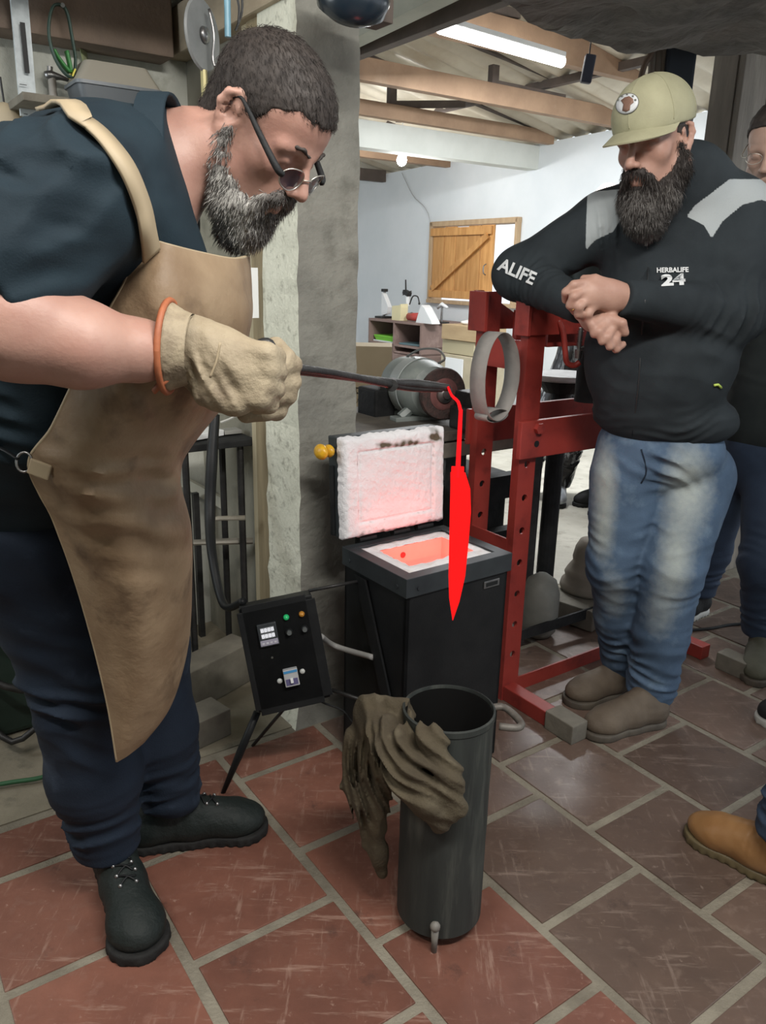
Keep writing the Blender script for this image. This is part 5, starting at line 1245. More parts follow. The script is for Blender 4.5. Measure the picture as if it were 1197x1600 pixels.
# zip, pull, snap, pocket tab
zp_=onto([(1012,385),(1013,420),(1008,470),(1003,520),(1000,570),(996,620),(988,680)],kjV,jN,.001)
mb=MB(); mb.tube(zp_,.0022,6,smooth=4); obj('zipper',mb,M('zip_dark',(.02,.022,.024),None,rough=.5),jacket,True)
q=onto([(1010,380)],kjV,jN,.004)[0]; mb=MB(); mb.box(q,(.007,.004,.014),bev=.001); obj('zip_pull',mb,m_steel,jacket)
q=onto([(1045,346)],kjV,jN,.002)[0]; mb=MB(); mb.sphere(q,.006,10,sc=(1,.5,1)); obj('snap',mb,m_steel,jacket,True)
q=onto([(1122,602)],kjV,jN,.003); mb=MB(); mb.tube(onto([(1116,602),(1122,601),(1127,606)],kjV,jN,.004),.0035,6); obj('pocket_tab',mb,M('tab_green',(.42,.55,.10),None),jacket,True)
def print_on(body,size,cx,cy,ang,V,N,name,par,wide=1.0,bold=.02,shear=0,mat=m_print):
    """printed lettering pressed onto the cloth"""
    Vt,F=text_mesh(body,1.0,m_print,name,None,(0,0,0),(1,0,0),(0,1,0),ext=0,bold=bold,shear=shear)
    c,s_=math.cos(ang),math.sin(ang); P2=[(cx+(v[0]*size*wide)*c+(v[1]*size)*s_,cy+(v[0]*size*wide)*s_-(v[1]*size)*c) for v in Vt]
    P3=onto(P2,V,N,.0042); return raw(name,P3,F,mat,par)
print_on('HERBALIFE',10.5,1051,422,-.02,kjV,jN,'chest_lettering',jacket,1.0,.03)
print_on('24',23,1052,438,-.06,kjV,jN,'chest_numeral',jacket,1.6,.05)
print_on('ALIFE',28,808,425,.42,kjV,jN,'sleeve_lettering',jacket,.9,.03)
# jeans
s=SD()
s.ell(K['pel']+uZ*-.02,(.178,.135,.12),T3,.04)
s.chain([K['hipR'],K['knR'],K['knR']*.45+K['anR']*.55,K['anR']+uZ*.0],[.112,.082,.074,.074],.035); s.chain([K['hipL'],K['knL'],K['knL']*.45+K['anL']*.55,K['anL']+uZ*-.02],[.115,.086,.080,.076],.02)
s.plane(K['pel']+uZ*.07,uZ,.005); s.plane(np.array([0,0,.075]),-uZ,.004)
s.dfn=lambda P: creases(P,K['knR']+uZ*.02,(.12,.12,.13),nrm(uZ+np.array([.3,0,0])),.05,.005,.9,1)+creases(P,K['knL'],(.12,.12,.12),nrm(uZ+np.array([-.3,0,0])),.06,.006,.9,2)+creases(P,K['anL']+uZ*.06,(.12,.12,.12),nrm(uZ+np.array([.2,0,0])),.05,.011,.8,3)+creases(P,K['anR']+uZ*.08,(.12,.12,.12),uZ,.05,.010,.8,4)+creases(P,A_(1030,740,2.1),(.12,.12,.07),nrm(uZ*.8+np.array([.6,0,0])),.05,.006,.6,0)+.001*sn(P,40)
def fade(V):
    x,y=proj(V); f=np.zeros(len(V))
    for cx,cy,rx,ry,a in ((945,760,22,75,1),(1075,760,42,75,1),(960,930,25,45,.6),(1055,880,30,60,.9),(1030,960,30,50,.55),(940,840,18,40,.6)): f+=a*np.exp(-((x-cx)/rx)**2-((y-cy)/ry)**2)
    front=V[:,1]<np.where(x<1010,K['knR'][1],K['knL'][1])+.04
    return np.clip(f,0,1)*front
cj,cjV,cjF=soft('jeans',s,m_jeanL,capman,.005,2,{'fade':fade})
cjN=normals(cjV,cjF)
mb=MB(); mb.tube(onto([(1002,702),(1010,735),(1002,755)],cjV,cjN,.001),.0022,6,smooth=4); obj('fly_seam',mb,m_jean,cj,True)
boot('boot',capman,(.905,2.375,0),(.600,2.245,.0),K['anR']+uZ*-.02,lug=0,mat=m_bootT,msole=m_soleT,eyelets=False,laces=False,seed=3,wid=.052)
boot('boot',capman,(.880,2.155,0),(.628,2.068,0),K['anL']+uZ*-.02,lug=0,mat=m_bootT,msole=m_soleT,eyelets=False,laces=False,seed=4,wid=.05)
# ================================================================ MAN AT THE RIGHT EDGE
m_jeanB=M('blue_jeans',(.030,.052,.095),(.02,.036,.07),7,.8,bump=.2,bscale=300)
m_fleece=M('dark_fleece',(.02,.026,.027),(.03,.037,.038),9,.85,spec=.25)
man3=thing('person','man with glasses at the right edge, half hidden behind the capped man','person',(1.40,2.7,0))
dO=A_(1213,236,2.62); dT=head_frame(-128,18,0)
k3=dict(neck=A_(1232,330,2.66),chest=A_(1255,430,2.68),pel=A_(1195,690,2.72),shR=A_(1175,385,2.74),elR=A_(1170,540,2.78),wrR=A_(1190,650,2.65),hipL=A_(1212,735,2.68),knL=A_(1200,880,2.55),anL=np.array([1.385,2.60,.13]),hipR=A_(1135,735,2.84),knR=A_(1108,860,2.95),anR=np.array([1.285,2.98,.12]),shL=A_(1340,390,2.55))
b=SD(); L3=head_sd(b,dO,dT,1.0); b.chain([L3(-.02,0,-.045),k3['neck'],k3['chest'],k3['pel']],[.055,.065,.12,.12],.04)
b.chain([k3['neck'],k3['shR'],k3['elR'],k3['wrR']],[.06,.05,.042,.028],.03); b.cone(k3['neck'],k3['shL'],.06,.05,.04)
b.chain([k3['pel'],k3['hipL'],k3['knL'],k3['anL']],[.09,.08,.05,.035],.03); b.chain([k3['pel'],k3['hipR'],k3['knR'],k3['anR']],[.09,.08,.05,.035],.03)
body3,V_,F_=soft('body',b,M('skin_c',(.40,.27,.215),(.34,.22,.17),16,.55,sub=.05),man3,.0042,1)
h=SD(); h.ell(L3(-.010,0,.052),np.array((.096,.076,.083))+.008,dT,.02); h.ell(L3(.035,0,.060),(.062,.068,.055),dT,.02)
hl3=lambda P:(P-dO)@dT
h._a(lambda P:-(hl3(P)[:,2]-np.interp(hl3(P)[:,0],[-.1,-.04,-.01,.01,.03,.06,.09],[-.05,-.03,.0,.02,.05,.075,.085])),(-99,)*3,(99,)*3,.004,'i'); h.dfn=lambda P:.0018*sn(P,150)
soft('hair',h,m_hair,man3,.004,0)
g3=thing('eyeglasses','thin rimmed glasses of the man at the right edge','glasses',L3(.11,0,0))
for sg in (-1,1):
    ring=[L3(.112-.006*abs(math.cos(t)),sg*.034+.024*math.cos(t),.002+.015*math.sin(t)) for t in np.linspace(0,2*PI,21)[:-1]]
    mb=MB(); mb.tube(ring,.0010,6,closed=True); obj('rim',mb,m_gold,g3,True); mb=MB(); mb.tube([L3(.106,sg*.058,.006),L3(.095,sg*.072,.010),L3(.010,sg*.080,.026),L3(-.015,sg*.078,.012)],.0016,6,smooth=4); obj('temple_arm',mb,m_gold,g3,True)
s=SD(); s.chain([k3['neck']-uZ*.03,k3['chest'],k3['pel']+uZ*.08],[.10,.165,.165],.05); s.chain([k3['neck'],k3['shR'],k3['elR'],k3['wrR']],[.08,.078,.068,.05],.04); s.cone(k3['neck'],k3['shL'],.08,.08,.04)
s.plane(k3['pel']+uZ*.0,-uZ,.005); s.plane(L3(-.02,0,-.085),nrm(dO-k3['neck']),.005); s.dfn=lambda P:creases(P,k3['chest']-uZ*.1,(.2,.2,.25),nrm(uZ+np.array([.3,0,0])),.08,.006,.8,2)
soft('jacket',s,m_fleece,man3,.006,1)
s=SD(); s.chain([k3['pel'],k3['hipL'],k3['knL'],k3['anL']],[.14,.11,.088,.080],.04); s.chain([k3['pel'],k3['hipR'],k3['knR'],k3['anR']],[.14,.105,.078,.072],.04); s.plane(np.array([0,0,.10]),-uZ,.004); s.plane(k3['pel']+uZ*.05,uZ,.004)
s.dfn=lambda P:creases(P,k3['anL']+uZ*.1,(.12,.12,.12),uZ,.05,.009,.8,3)+creases(P,k3['knL'],(.12,.12,.12),nrm(uZ+np.array([.4,0,0])),.06,.006,.8,2)+creases(P,k3['anR']+uZ*.1,(.12,.12,.12),uZ,.05,.009,.8,1)
soft('jeans',s,m_jeanB,man3,.006,1)
boot('boot',man3,(1.42,2.66,0),(1.272,2.395,0),k3['anL'],mat=M('olive_suede',(.085,.085,.06),(.06,.06,.042),12,.75,bump=.2,bscale=150),msole=m_soleT,eyelets=False,laces=True,seed=5)
boot('shoe',man3,(1.34,3.02,0),(1.13,2.86,0),k3['anR']+uZ*-.02,mat=m_blackr,msole=M('sole_white',(.45,.45,.42),None),eyelets=False,laces=False,seed=5)
# ================================================================ PEOPLE MOSTLY OUTSIDE THE FRAME
def leg_person(label,heel,toe,bootmat,solemat,jeanmat,lean=(0,0),seed=0,bootname='boot',hipoff=(.05,.05),laces=False,cut=.13):
    heel=np.array(heel,float); toe=np.array(toe,float); d=nrm(toe-heel); an=heel+d*.075+uZ*.13; kn=an+uZ*.36+np.array([lean[0],lean[1],0])*.4; hip=kn+uZ*.42+np.array([lean[0],lean[1],0])*.6
    root=thing('person',label,'person',(heel+toe)/2)
    side=np.cross(uZ,d); off=side*.20*hipoff[0]/abs(hipoff[0])+d*hipoff[1]
    b=SD(); pel=hip+off*.4+uZ*.06; ch=pel+uZ*.42; 
    b.chain([an,kn,hip,pel,ch,ch+uZ*.15],[.035,.05,.08,.12,.13,.06],.04); b.chain([an+off,kn+off,hip+off*.8,pel],[.035,.05,.08,.1],.04)
    hT_=head_frame(math.degrees(math.atan2(d[1],d[0])),15); ho=ch+uZ*.30+d*.03; head_sd(b,ho,hT_); b.cone(ch+uZ*.14,ho-uZ*.05,.06,.055,.03)
    b.chain([ch+side*.18+uZ*.08,ch+side*.22-uZ*.2,ch+side*.2-uZ*.4+d*.08],[.05,.04,.028],.03); b.chain([ch-side*.18+uZ*.08,ch-side*.22-uZ*.2,ch-side*.2-uZ*.4+d*.08],[.05,.04,.028],.03); b.cone(ch+side*.18+uZ*.08,ch-side*.18+uZ*.08,.06,.06,.05)
    soft('body',b,MATS['skin_c'],root,.007,1)
    s=SD(); s.chain([an,kn,hip,pel],[.075,.085,.11,.14],.04); s.chain([an+off,kn+off,hip+off*.8,pel],[.075,.085,.11,.14],.04); s.plane(np.array([0,0,cut]),-uZ,.004); s.plane(pel+uZ*.08,uZ,.004)
    s.dfn=lambda P:creases(P,an+uZ*.12,(.13,.13,.13),uZ,.05,.009,.8,seed)
    soft('trousers',s,jeanmat,root,.007,1)
    s=SD(); s.chain([pel+uZ*.05,ch,ch+uZ*.12],[.16,.16,.10],.05)
    for sg in (-1,1): s.chain([ch+sg*side*.17+uZ*.08,ch+sg*side*.22-uZ*.2,ch+sg*side*.2-uZ*.38+d*.07],[.075,.062,.045],.04)
    s.plane(pel-uZ*.02,-uZ,.004); soft('jacket',s,m_fleece,root,.007,1)
    boot(bootname,root,heel,toe,an,mat=bootmat,msole=solemat,eyelets=False,laces=laces,seed=seed)
    boot(bootname,root,heel+off,toe+off,an+off,mat=bootmat,msole=solemat,eyelets=False,laces=laces,seed=seed)
    return root
m_tan=M('tan_leather',(.24,.12,.045),(.30,.165,.07),7,.35,c3=(.36,.24,.13),s3=6,bump=.06,bscale=80)
t0=atz(1082,1300,0); t0=np.array([t0[0]-.012,t0[1],0]); leg_person('person standing outside the right edge with only a shiny tan leather boot showing',t0+np.array([.200,-.225,0]),t0,m_tan,M('sole_tan',(.13,.10,.05),(.09,.07,.035),20,.6),m_jeanB,(.14,0),2,hipoff=(.2,-.35))
# ================================================================ RAG ON THE QUENCH TUBE
m_rag=M('rag_olive',(.085,.068,.040),(.055,.043,.026),9,.9,bump=.3,bscale=160,c3=(.14,.12,.08),s3=8)
s=SD()
for pts,rs in (([(585,1102,1.40),(640,1112,1.385),(672,1160,1.275),(700,1215,1.245),(708,1262,1.245),(688,1292,1.25)],[.020,.024,.026,.026,.022,.012]),
 ([(578,1112,1.41),(600,1150,1.33),(640,1200,1.262),(672,1255,1.243),(684,1290,1.25)],[.022,.028,.028,.026,.012]),
 ([(575,1110,1.42),(612,1165,1.29),(628,1220,1.265),(655,1262,1.25)],[.022,.026,.022,.014]),
 ([(575,1105,1.42),(556,1160,1.40),(547,1225,1.39),(556,1262,1.39)],[.022,.022,.018,.009]),
 ([(580,1110,1.41),(578,1180,1.36),(566,1250,1.36),(573,1320,1.37)],[.024,.024,.019,.010]),
 ([(590,1115,1.40),(600,1190,1.335),(590,1260,1.345),(592,1345,1.36)],[.024,.024,.020,.012]),
 ([(592,1330,1.36),(597,1366,1.37)],[.017,.012])):
    s.chain([A_(*p) for p in pts],rs,.022,flat=(0,1,0),fs=1.25)
s.cone(bc_+uZ*.2,bc_+uZ*.62,br_-.010,br_-.010,.006,'s')
s.dfn=lambda P: creases(P,A_(655,1180,1.27),(.12,.2,.12),nrm(np.array([.75,0,.66])),.036,.009,.75,1)+creases(P,A_(572,1220,1.38),(.07,.2,.16),nrm(np.array([1,0,.12])),.026,.008,.6,2)+.0018*sn(P,70)
rag,_,_=soft('rag',s,m_rag,None,.0035,1); tag(rag,'crumpled olive brown rag draped over the rim of the quench tube','rag')
# ================================================================ BENCH AND GRINDER MOTOR BEHIND THE FURNACE
Yb=2.62
bt=A_(700,668,Yb); zb_=bt[2]
e0=bt-uB*.36; e1=bt+uB*.48
bench=thing('work_bench','dark cluttered steel bench behind the furnace carrying the grey motor','bench',(e0+e1)/2*np.array([1,1,0]),BA)
TB=rotz(BA)
mb=MB(); mb.box((e0+e1)/2-uA*.26-uZ*.025,(np.linalg.norm(e1-e0),.56,.035),T=TB,bev=.004); obj('bench_top',mb,M('bench_wood',(.17,.155,.13),(.09,.08,.07),7,.7,bump=.3),bench)
mb=MB(); mb.box((e0+e1)/2-uZ*.075+uA*.005,(np.linalg.norm(e1-e0),.03,.05),T=TB,bev=.003); obj('edge_rail',mb,M('rail_light',(.30,.28,.24),(.16,.15,.13),6,.6),bench)
for u in (.03,.42,.80): 
    for v in (.02,.50):
        mb=MB(); p=e0+uB*u-uA*v; mb.box(np.array([p[0],p[1],(zb_-.05)/2]),(.05,.05,zb_-.05),T=TB); obj('leg',mb,m_dsteel,bench)
for z_ in (.55,.33):
    mb=MB(); mb.box(((e0+e1)/2)*np.array([1,1,0])+uZ*z_-uA*.10,(.80,.05,.09),T=TB); obj('cross_rail',mb,m_blackr,bench)
mb=MB(); mb.box(((e0+e1)/2)*np.array([1,1,0])+uZ*.40-uA*.34,(.80,.34,.36),T=TB,bev=.01); obj('drawer_case',mb,m_blackr,bench)
# motor
mo=A_(655,605,2.86); axd=nrm(A_(720,602,2.66)-A_(640,606,2.98)); axd=nrm(np.array([axd[0],axd[1],0])); zt2=zb_-.008
mo[2]=max(mo[2],zt2+.10)
motor=thing('grinder_motor','grey electric grinder motor with abrasive wheel on the bench','motor',mo*np.array([1,1,0])+uZ*zt2)
m_mot=M('motor_grey',(.30,.34,.33),(.22,.25,.24),7,.45,c3=(.38,.42,.40),s3=12)
mb=MB(); mb.lathe([(.03,-.155),(.080,-.15),(.098,-.12),(.103,-.05),(.103,.04),(.097,.075),(.085,.10),(.045,.115),(.02,.118)],mo,axd,n=36); obj('housing',mb,m_mot,motor,35)
for k in range(14):
    t=PI*.1+k*PI*.8/13; x_,y_,_d=frame(axd); 
mb=MB(); mb.lathe([(.1045,-.04),(.107,-.038),(.107,.02),(.1045,.022)],mo,axd,n=36,closed=True); obj('band',mb,M('motor_light',(.42,.46,.46),None,rough=.4),motor,35)
mb=MB(); wc=mo+axd*.165; mb.lathe([(.022,-.010),(.086,-.011),(.089,-.006),(.089,.006),(.086,.011),(.022,.010)],wc,axd,n=40); obj('abrasive_wheel',mb,M('wheel_dark',(.045,.035,.032),(.09,.05,.045),60,.8,bump=.6,bscale=120),motor,35)
mb=MB(); mb.lathe([(.001,.0115),(.052,.0115),(.055,.0125),(.048,.014),(.001,.014)],wc,axd,n=32); obj('paper_disc',mb,M('disc_red',(.22,.09,.085),(.14,.06,.055),30,.6),motor)
mb=MB(); mb.lathe([(.001,.014),(.032,.014),(.030,.022),(.016,.028),(.014,.036),(.001,.037)],wc,axd,n=24); obj('flange',mb,m_steel,motor,35)
mb=MB(); mb.cyl(mo+axd*.11,wc,.012,n=14); obj('shaft',mb,m_steel,motor)
for sg in (-.09,.05):
    mb=MB(); c=mo+axd*sg; base=np.array([c[0],c[1],zt2]); sd2=np.cross(uZ,axd)
    for s2 in (-1,1): mb.tube([c-uZ*.06+sd2*s2*.05,base+sd2*s2*.10+uZ*.012],[.018,.018],6)
    mb.box(base+uZ*.008,(.05,.26,.016),T=rotz(math.atan2(axd[1],axd[0])),bev=.003); obj('foot',mb,m_mot,motor)
mb=MB(); mb.tube([mo+uZ*.10-axd*.1,mo+uZ*.135,mo+uZ*.145+axd*.12,mo+uZ*.12+axd*.17,mo+uZ*.10+axd*.13],.004,6,smooth=6); obj('cord',mb,M('cord_grey',(.22,.22,.21),None),motor,True)
# clutter on the bench
mb=MB(); q=A_(588,632,2.90); mb.box(q,(.09,.12,.13),T=TB,bev=.01); tag(obj('machine_block',mb,m_blackr),'black machine block on the bench left of the motor','machine')
v0=A_(738,640,2.66); vis=thing('bench_vise','dark bench vise partly hidden by the abrasive belt','vise',v0*np.array([1,1,0])+uZ*zt2)
mb=MB(); mb.box(np.array([v0[0],v0[1],zt2+.04]),(.13,.09,.08),T=TB,bev=.01); obj('base',mb,m_dsteel,vis); mb=MB(); mb.box(np.array([v0[0],v0[1],zt2+.10]),(.06,.12,.05),T=TB,bev=.006); obj('jaw',mb,m_dsteel,vis); mb=MB(); mb.cyl(np.array([v0[0],v0[1],zt2+.06])+uA*.05,np.array([v0[0],v0[1],zt2+.06])+uA*.13,.010,n=12); obj('screw',mb,m_steel,vis)
# abrasive belt loop
cb=A_(774,588,2.20); n_b=nrm(np.array([.72,-.69,.0])); xb=np.cross(uZ,n_b); pts=[]
mb=MB(); rings=[]
for k in range(48):
    t=2*PI*k/48; rx,rz=.080,.120; c=cb+xb*rx*math.cos(t)*-1+uZ*rz*math.sin(t)*(1+.08*math.cos(t)); w=n_b*.026; o_=nrm(xb*-math.cos(t)+uZ*math.sin(t))*.0008
    rings.append([c-w-o_,c+w-o_,c+w+o_,c-w+o_])
rings.append(rings[0]); mb.loft(rings,cap=False); tag(obj('sanding_belt',mb,M('belt_grey',(.24,.225,.21),(.20,.19,.18),30,.8),None,True),'grey abrasive belt loop hanging between the press uprights','belt')
mb=MB(); rings=[]
for k in range(30):
    t=2*PI*k/30; c=A_(768,648,2.20)+xb*.050*math.cos(t)+uZ*.018*math.sin(t); w=n_b*.022; o_=nrm(xb*math.cos(t)+uZ*math.sin(t))*.0008; rings.append([c-w-o_,c+w-o_,c+w+o_,c-w+o_])
rings.append(rings[0]); mb.loft(rings,cap=False); tag(obj('sanding_belt',mb,MATS['belt_grey'],None,True),'flattened abrasive belt lying below the hanging belt loop','belt')
# dark things right of the press: round table on a post, hanging tank
rt=A_(878,592,2.95); tab=thing('round_stand','small round pale topped stand behind the press bolster','stand',rt*np.array([1,1,0]))
mb=MB(); mb.lathe([(.001,.0),(.125,.0),(.13,.006),(.13,.014),(.125,.02),(.001,.02)],rt,n=36); obj('top',mb,M('stand_top',(.55,.56,.55),(.40,.41,.40),20,.4,bump=.3),tab,35)
mb=MB(); mb.cyl(rt*np.array([1,1,0]),rt-uZ*.02,.035,n=16); mb.cyl(rt-uZ*.05,rt,.06,.10,n=20); obj('post',mb,m_blackr,tab); mb=MB(); mb.cyl(rt*np.array([1,1,0]),rt*np.array([1,1,0])+uZ*.02,.11,n=24); obj('foot',mb,m_blackr,tab)
# heavy stone pulley and block on the concrete
jg=atz(925,945,0.03); 
mb=MB(); blk=atz(893,950,.05); mb.box(blk*np.array([1,1,0])+uZ*.050,(.26,.13,.085),T=rotz(-.75),bev=.006); tag(obj('timber_block',mb,m_mud),'dark timber block on the floor left of the jeans','block')
mb=MB(); jc=np.array([blk[0]+.09,blk[1]+.10,.094]); mb.lathe([(.001,0),(.115,0),(.12,.015),(.115,.035),(.10,.05),(.105,.07),(.095,.09),(.075,.12),(.078,.14),(.07,.18),(.055,.21),(.03,.22),(.001,.22)],jc,n=32); tag(obj('round_weight',mb,M('clay_grey',(.23,.20,.165),(.17,.15,.12),9,.8),None,True),'rounded grey stepped weight standing on the timber block','weight')
mb=MB(); gc=atz(822,1000,.0)+uB*.06; mb.lathe([(.001,0),(.05,0),(.065,.02),(.07,.08),(.07,.17),(.055,.22),(.02,.245),(.001,.25)],gc+uZ*.012,n=28); gcy=obj('gas_bottle',mb,M('bottle_grey',(.20,.20,.18),(.14,.14,.125),8,.6),None,True); tag(gcy,'small grey gas bottle standing behind the front press upright','bottle')
# ================================================================ REAR ROOM: cabinet, machines, boxes
cw=wp(575,497,-.55); 
def ca(a,b,z): return uA*a+uB*b+uZ*z
# front face of the cabinet faces the viewer (towards -B); right side faces A
cF=DW-.62
def cpx(x,y): r=ray(x,y); return CAM+r*((cF-CAM@uB)/(r@uB))
cL,cR=cpx(576,497),cpx(659,505); ctop=(cL[2]+cR[2])/2; aL_,aR_=cL@uA,cR@uA
cab=thing('cabinet','brown wooden cabinet with open shelves against the white wall','cabinet',ca((aL_+aR_)/2,cF+.25,0),BA)
dep=.60; W_c=aR_-aL_
mb=MB(); 
for z_,t_ in ((ctop-.012,.024),(.05,.03),(ctop-.245,.02),(ctop-.31,.02)): mb.box(ca((aL_+aR_)/2,cF+dep/2,z_),(dep,W_c,t_),T=TB,bev=.002)
for a_ in (aL_+.012,(aL_+aR_)/2,aR_-.012): mb.box(ca(a_,cF+dep/2,ctop/2),(dep,.024,ctop-.03),T=TB)
mb.box(ca((aL_+aR_)/2,cF+dep-.01,ctop/2),(.02,W_c,ctop-.03),T=TB)
obj('carcass',mb,m_brownp,cab)
for k in (0,1):
    a_=aL_+W_c*(.25+.5*k); mb=MB(); mb.box(ca(a_,cF-.008,(ctop-.31)/2+.02),(.02,W_c/2-.02,ctop-.38),T=TB,bev=.003); d_=obj('door',mb,m_brownp,cab); mb=MB(); mb.box(ca(a_+(.10 if k==0 else -.10),cF-.03,ctop-.42),(.02,.02,.10),T=TB,bev=.003); obj('handle',mb,M('handle_pale',(.5,.42,.36),None),d_)
mb=MB(); 
bk=ca(aL_+W_c*.25,cF+.16,ctop-.225); mb.box(bk+uZ*.03,(.22,W_c*.36,.055),T=TB,bev=.008,taper=1.12); tag(obj('plastic_basket',mb,M('lime_plastic',(.22,.62,.06),None,rough=.4)),'lime green plastic basket in the left cabinet shelf','basket')
mb=MB(); mb.box(bk-uZ*.003,(.24,W_c*.42,.014),T=TB); o=tag(obj('paper_stack',mb,m_white),'stack of white papers under the lime green basket','papers')
mb=MB(); mb.box(ca(aL_+W_c*.72,cF+.18,ctop-.225),(.26,W_c*.36,.018),T=TB@rot((0,0,1),.1),bev=.004); tag(obj('folder',mb,M('folder_blue',(.12,.2,.22),None)),'dark blue green folder on the right cabinet shelf','folder')
# machines on top
def cz(x,dy,h,mbf): pass
def top(x,b=.15): # point on the cabinet top below picture column x
    r=ray(x,500); p=CAM+r*((cF+b-CAM@uB)/(r@uB)); return np.array([p[0],p[1],ctop+.001])
p=top(600); m1=thing('drill_stand','small white drill stand with a slim column on the cabinet','machine',p)
mb=MB(); mb.box(p+uZ*.01,(.16,.12,.02),T=TB,bev=.004); obj('base',mb,m_dsteel,m1)
mb=MB(); mb.cyl(p+uZ*.02,p+uZ*.28,.014,n=12); obj('column',mb,m_steel,m1)
mb=MB(); mb.prism([(0,.03),(.10,.05),(.12,.12),(.07,.19),(.02,.25),(0,.26)],p+uA*.02,uA,uZ,.05); obj('body',mb,m_white,m1)
mb=MB(); mb.box(p+uZ*.285,(.05,.06,.03),T=TB,bev=.005); obj('head',mb,m_dsteel,m1)
p=top(633); m2=thing('bench_grinder','cream coloured sharpening machine with raised arm on the cabinet','machine',p)
mb=MB(); mb.prism([(-.07,0),(.08,0),(.085,.13),(.08,.165),(.05,.15),(-.07,.14)],p-uB*.03,uA,uZ,.09); obj('body',mb,m_cream,m2)
mb=MB(); mb.tube([p+uA*.04+uZ*.14,p+uA*.03+uZ*.24],[.020,.022],8); obj('neck',mb,m_white,m2)
mb=MB(); mb.box(p+uA*.02+uZ*.27,(.06,.09,.045),T=TB@rot((1,0,0),.3),bev=.01); mb.tube([p+uA*.0+uZ*.28,p-uA*.01+uZ*.40],[.010,.008],6); mb.tube([p+uA*-.05+uZ*.25,p+uA*.09+uZ*.29],[.006]*2,6); obj('arm_head',mb,m_dsteel,m2)
mb=MB(); mb.tube([p+uA*.07+uZ*.16,p+uA*.12+uZ*.24,p+uA*.20+uZ*.24,p+uA*.23+uZ*.18],.007,6,smooth=5); mb.sphere(p+uA*.23+uZ*.175,.012,8); obj('gooseneck',mb,m_dsteel,m2,True)
q=[(-.055,.125),(-.03,.125),(0,.125),(.03,.125)]
V_,F_=text_mesh('MORFAZ',.032,m_black,'print',None,p-uB*.032+uZ*.115+uA*.0,uA,uZ); raw('print',V_,F_,M('print_olive',(.25,.2,.08),None),m2)
p=top(645,.08); m3=thing('angle_tool','red and silver hand grinder lying on the cabinet','tool',p)
mb=MB(); mb.tube([p+uA*-.07+uZ*.045,p+uA*.12+uZ*.05],[.034,.038],12,flat=1.1); obj('motor_body',mb,M('tool_red',(.45,.06,.05),None,rough=.4),m3,True)
mb=MB(); mb.tube([p+uA*.12+uZ*.05,p+uA*.20+uZ*.06],[.03,.022],12); mb.sphere(p+uA*-.02+uZ*.07,.022,10); obj('gear_head',mb,m_steel,m3,True)
p=top(672,.12); mb=MB(); mb.prism([(-.10,0),(.16,0),(.14,.03),(.02,.15),(-.02,.17),(-.05,.12)],p,uA,uZ,.10); tag(obj('machine_guard',mb,m_white),'white wedge shaped machine guard on the cabinet top','guard')
cab2=(cR-cL)
# side of cabinet continues: deeper box at the right
# second, small clamp machine and wooden boxes
rb=cpx(722,500); 
p=top(690,.25); m4=thing('clamp_tool','small chrome clamp tool on the right end of the cabinet','tool',p)
mb=MB(); mb.cyl(p,p+uZ*.16,.012,n=10); obj('post',mb,m_steel,m4); mb=MB(); mb.tube([p-uA*.07+uZ*.14,p+uZ*.18,p+uA*.08+uZ*.15],[.014,.02,.014],8); obj('arms',mb,m_white,m4,True); mb=MB(); mb.box(p+uZ*.006,(.1,.12,.012),T=TB); obj('foot',mb,m_dsteel,m4)
p=cpx(735,570); a_=p@uA
def cardbox(name,label,a,b,z,sa,sb,sz,mat,rz=0):
    mb=MB(); mb.box(ca(a,b,z+sz/2),(sb,sa,sz),T=TB@rotz(rz),bev=.004); return tag(obj(name,mb,mat),label,'box')
zfl=.004
cardbox('wooden_crate','pale plank crate standing right of the cabinet, lowest of its stack',a_+.03,cF+.0,zfl,.42,.40,.62,M('crate_pale',(.48,.42,.30),(.38,.33,.23),5,.7))
mbx=MB(); mbx.box(ca(a_+.02,cF-.21,.40),(.012,.24,.40),T=TB,bev=.002); tag(obj('white_panel',mbx,m_white),'white panel leaning on the pale crate','panel')
cardbox('wooden_box','yellowish wooden box on the pale crate',a_+.00,cF+.02,zfl+.625,.44,.36,.12,M('box_olive',(.42,.37,.24),None,rough=.7))
cardbox('wooden_tray','tan wooden tray on top of the box stack right of the cabinet',a_+.02,cF+.0,zfl+.75,.46,.36,.13,M('box_tan',(.45,.33,.19),(.38,.27,.15),4,.6,stretch=(1,1,5)),.03)
mb=MB(); s=SD(); pz=ca(a_-.02,cF+.0,zfl+.90); s.ell(pz,(.09,.06,.025),k=.01); s.ell(pz+uZ*.02+uA*.03,(.05,.04,.03),k=.02); s.dfn=lambda P:.010*sn(P,40); tag(soft('crumpled_bag',s,M('bag_white',(.7,.68,.64),None,rough=.5),None,.008,1)[0],'crumpled pale bag lying on the tan tray','bag')
# cardboard sheet with swirl print
cbx=A_(586,604,3.6); zc0,zc1=A_(586,668,3.6)[2],A_(586,541,3.6)[2]
mb=MB(); wB_=.30
cb0=A_(560,604,3.6); cb1=A_(611,604,3.6); cc_=(cb0+cb1)/2-uA*.0
box=thing('cardboard_box','tall brown cardboard box printed with black swirls beside the pillar','box',cc_*np.array([1,1,0]))
zc=zc1; mb.box(np.array([cc_[0],cc_[1],zc/2+.004])+np.array([-.06,.1,0]),(.27,.2,zc-.01),bev=.003); obj('carton',mb,m_card,box)
fx=cc_[0]-.06; fy=cc_[1]+.1-.1-.001
mb=MB()
rs=random.Random(4)
for k in range(9):
    cx=fx+.02+rs.uniform(-.07,.10); czz=zc-.18-rs.uniform(0,.16)
    pts=[np.array([cx+.018*math.cos(t)*(.4+t/7),fy,czz+.016*math.sin(t)*(.4+t/7)]) for t in np.linspace(0,6.6,14)]
    mb.tube(pts,.0045,5,flat=.25)
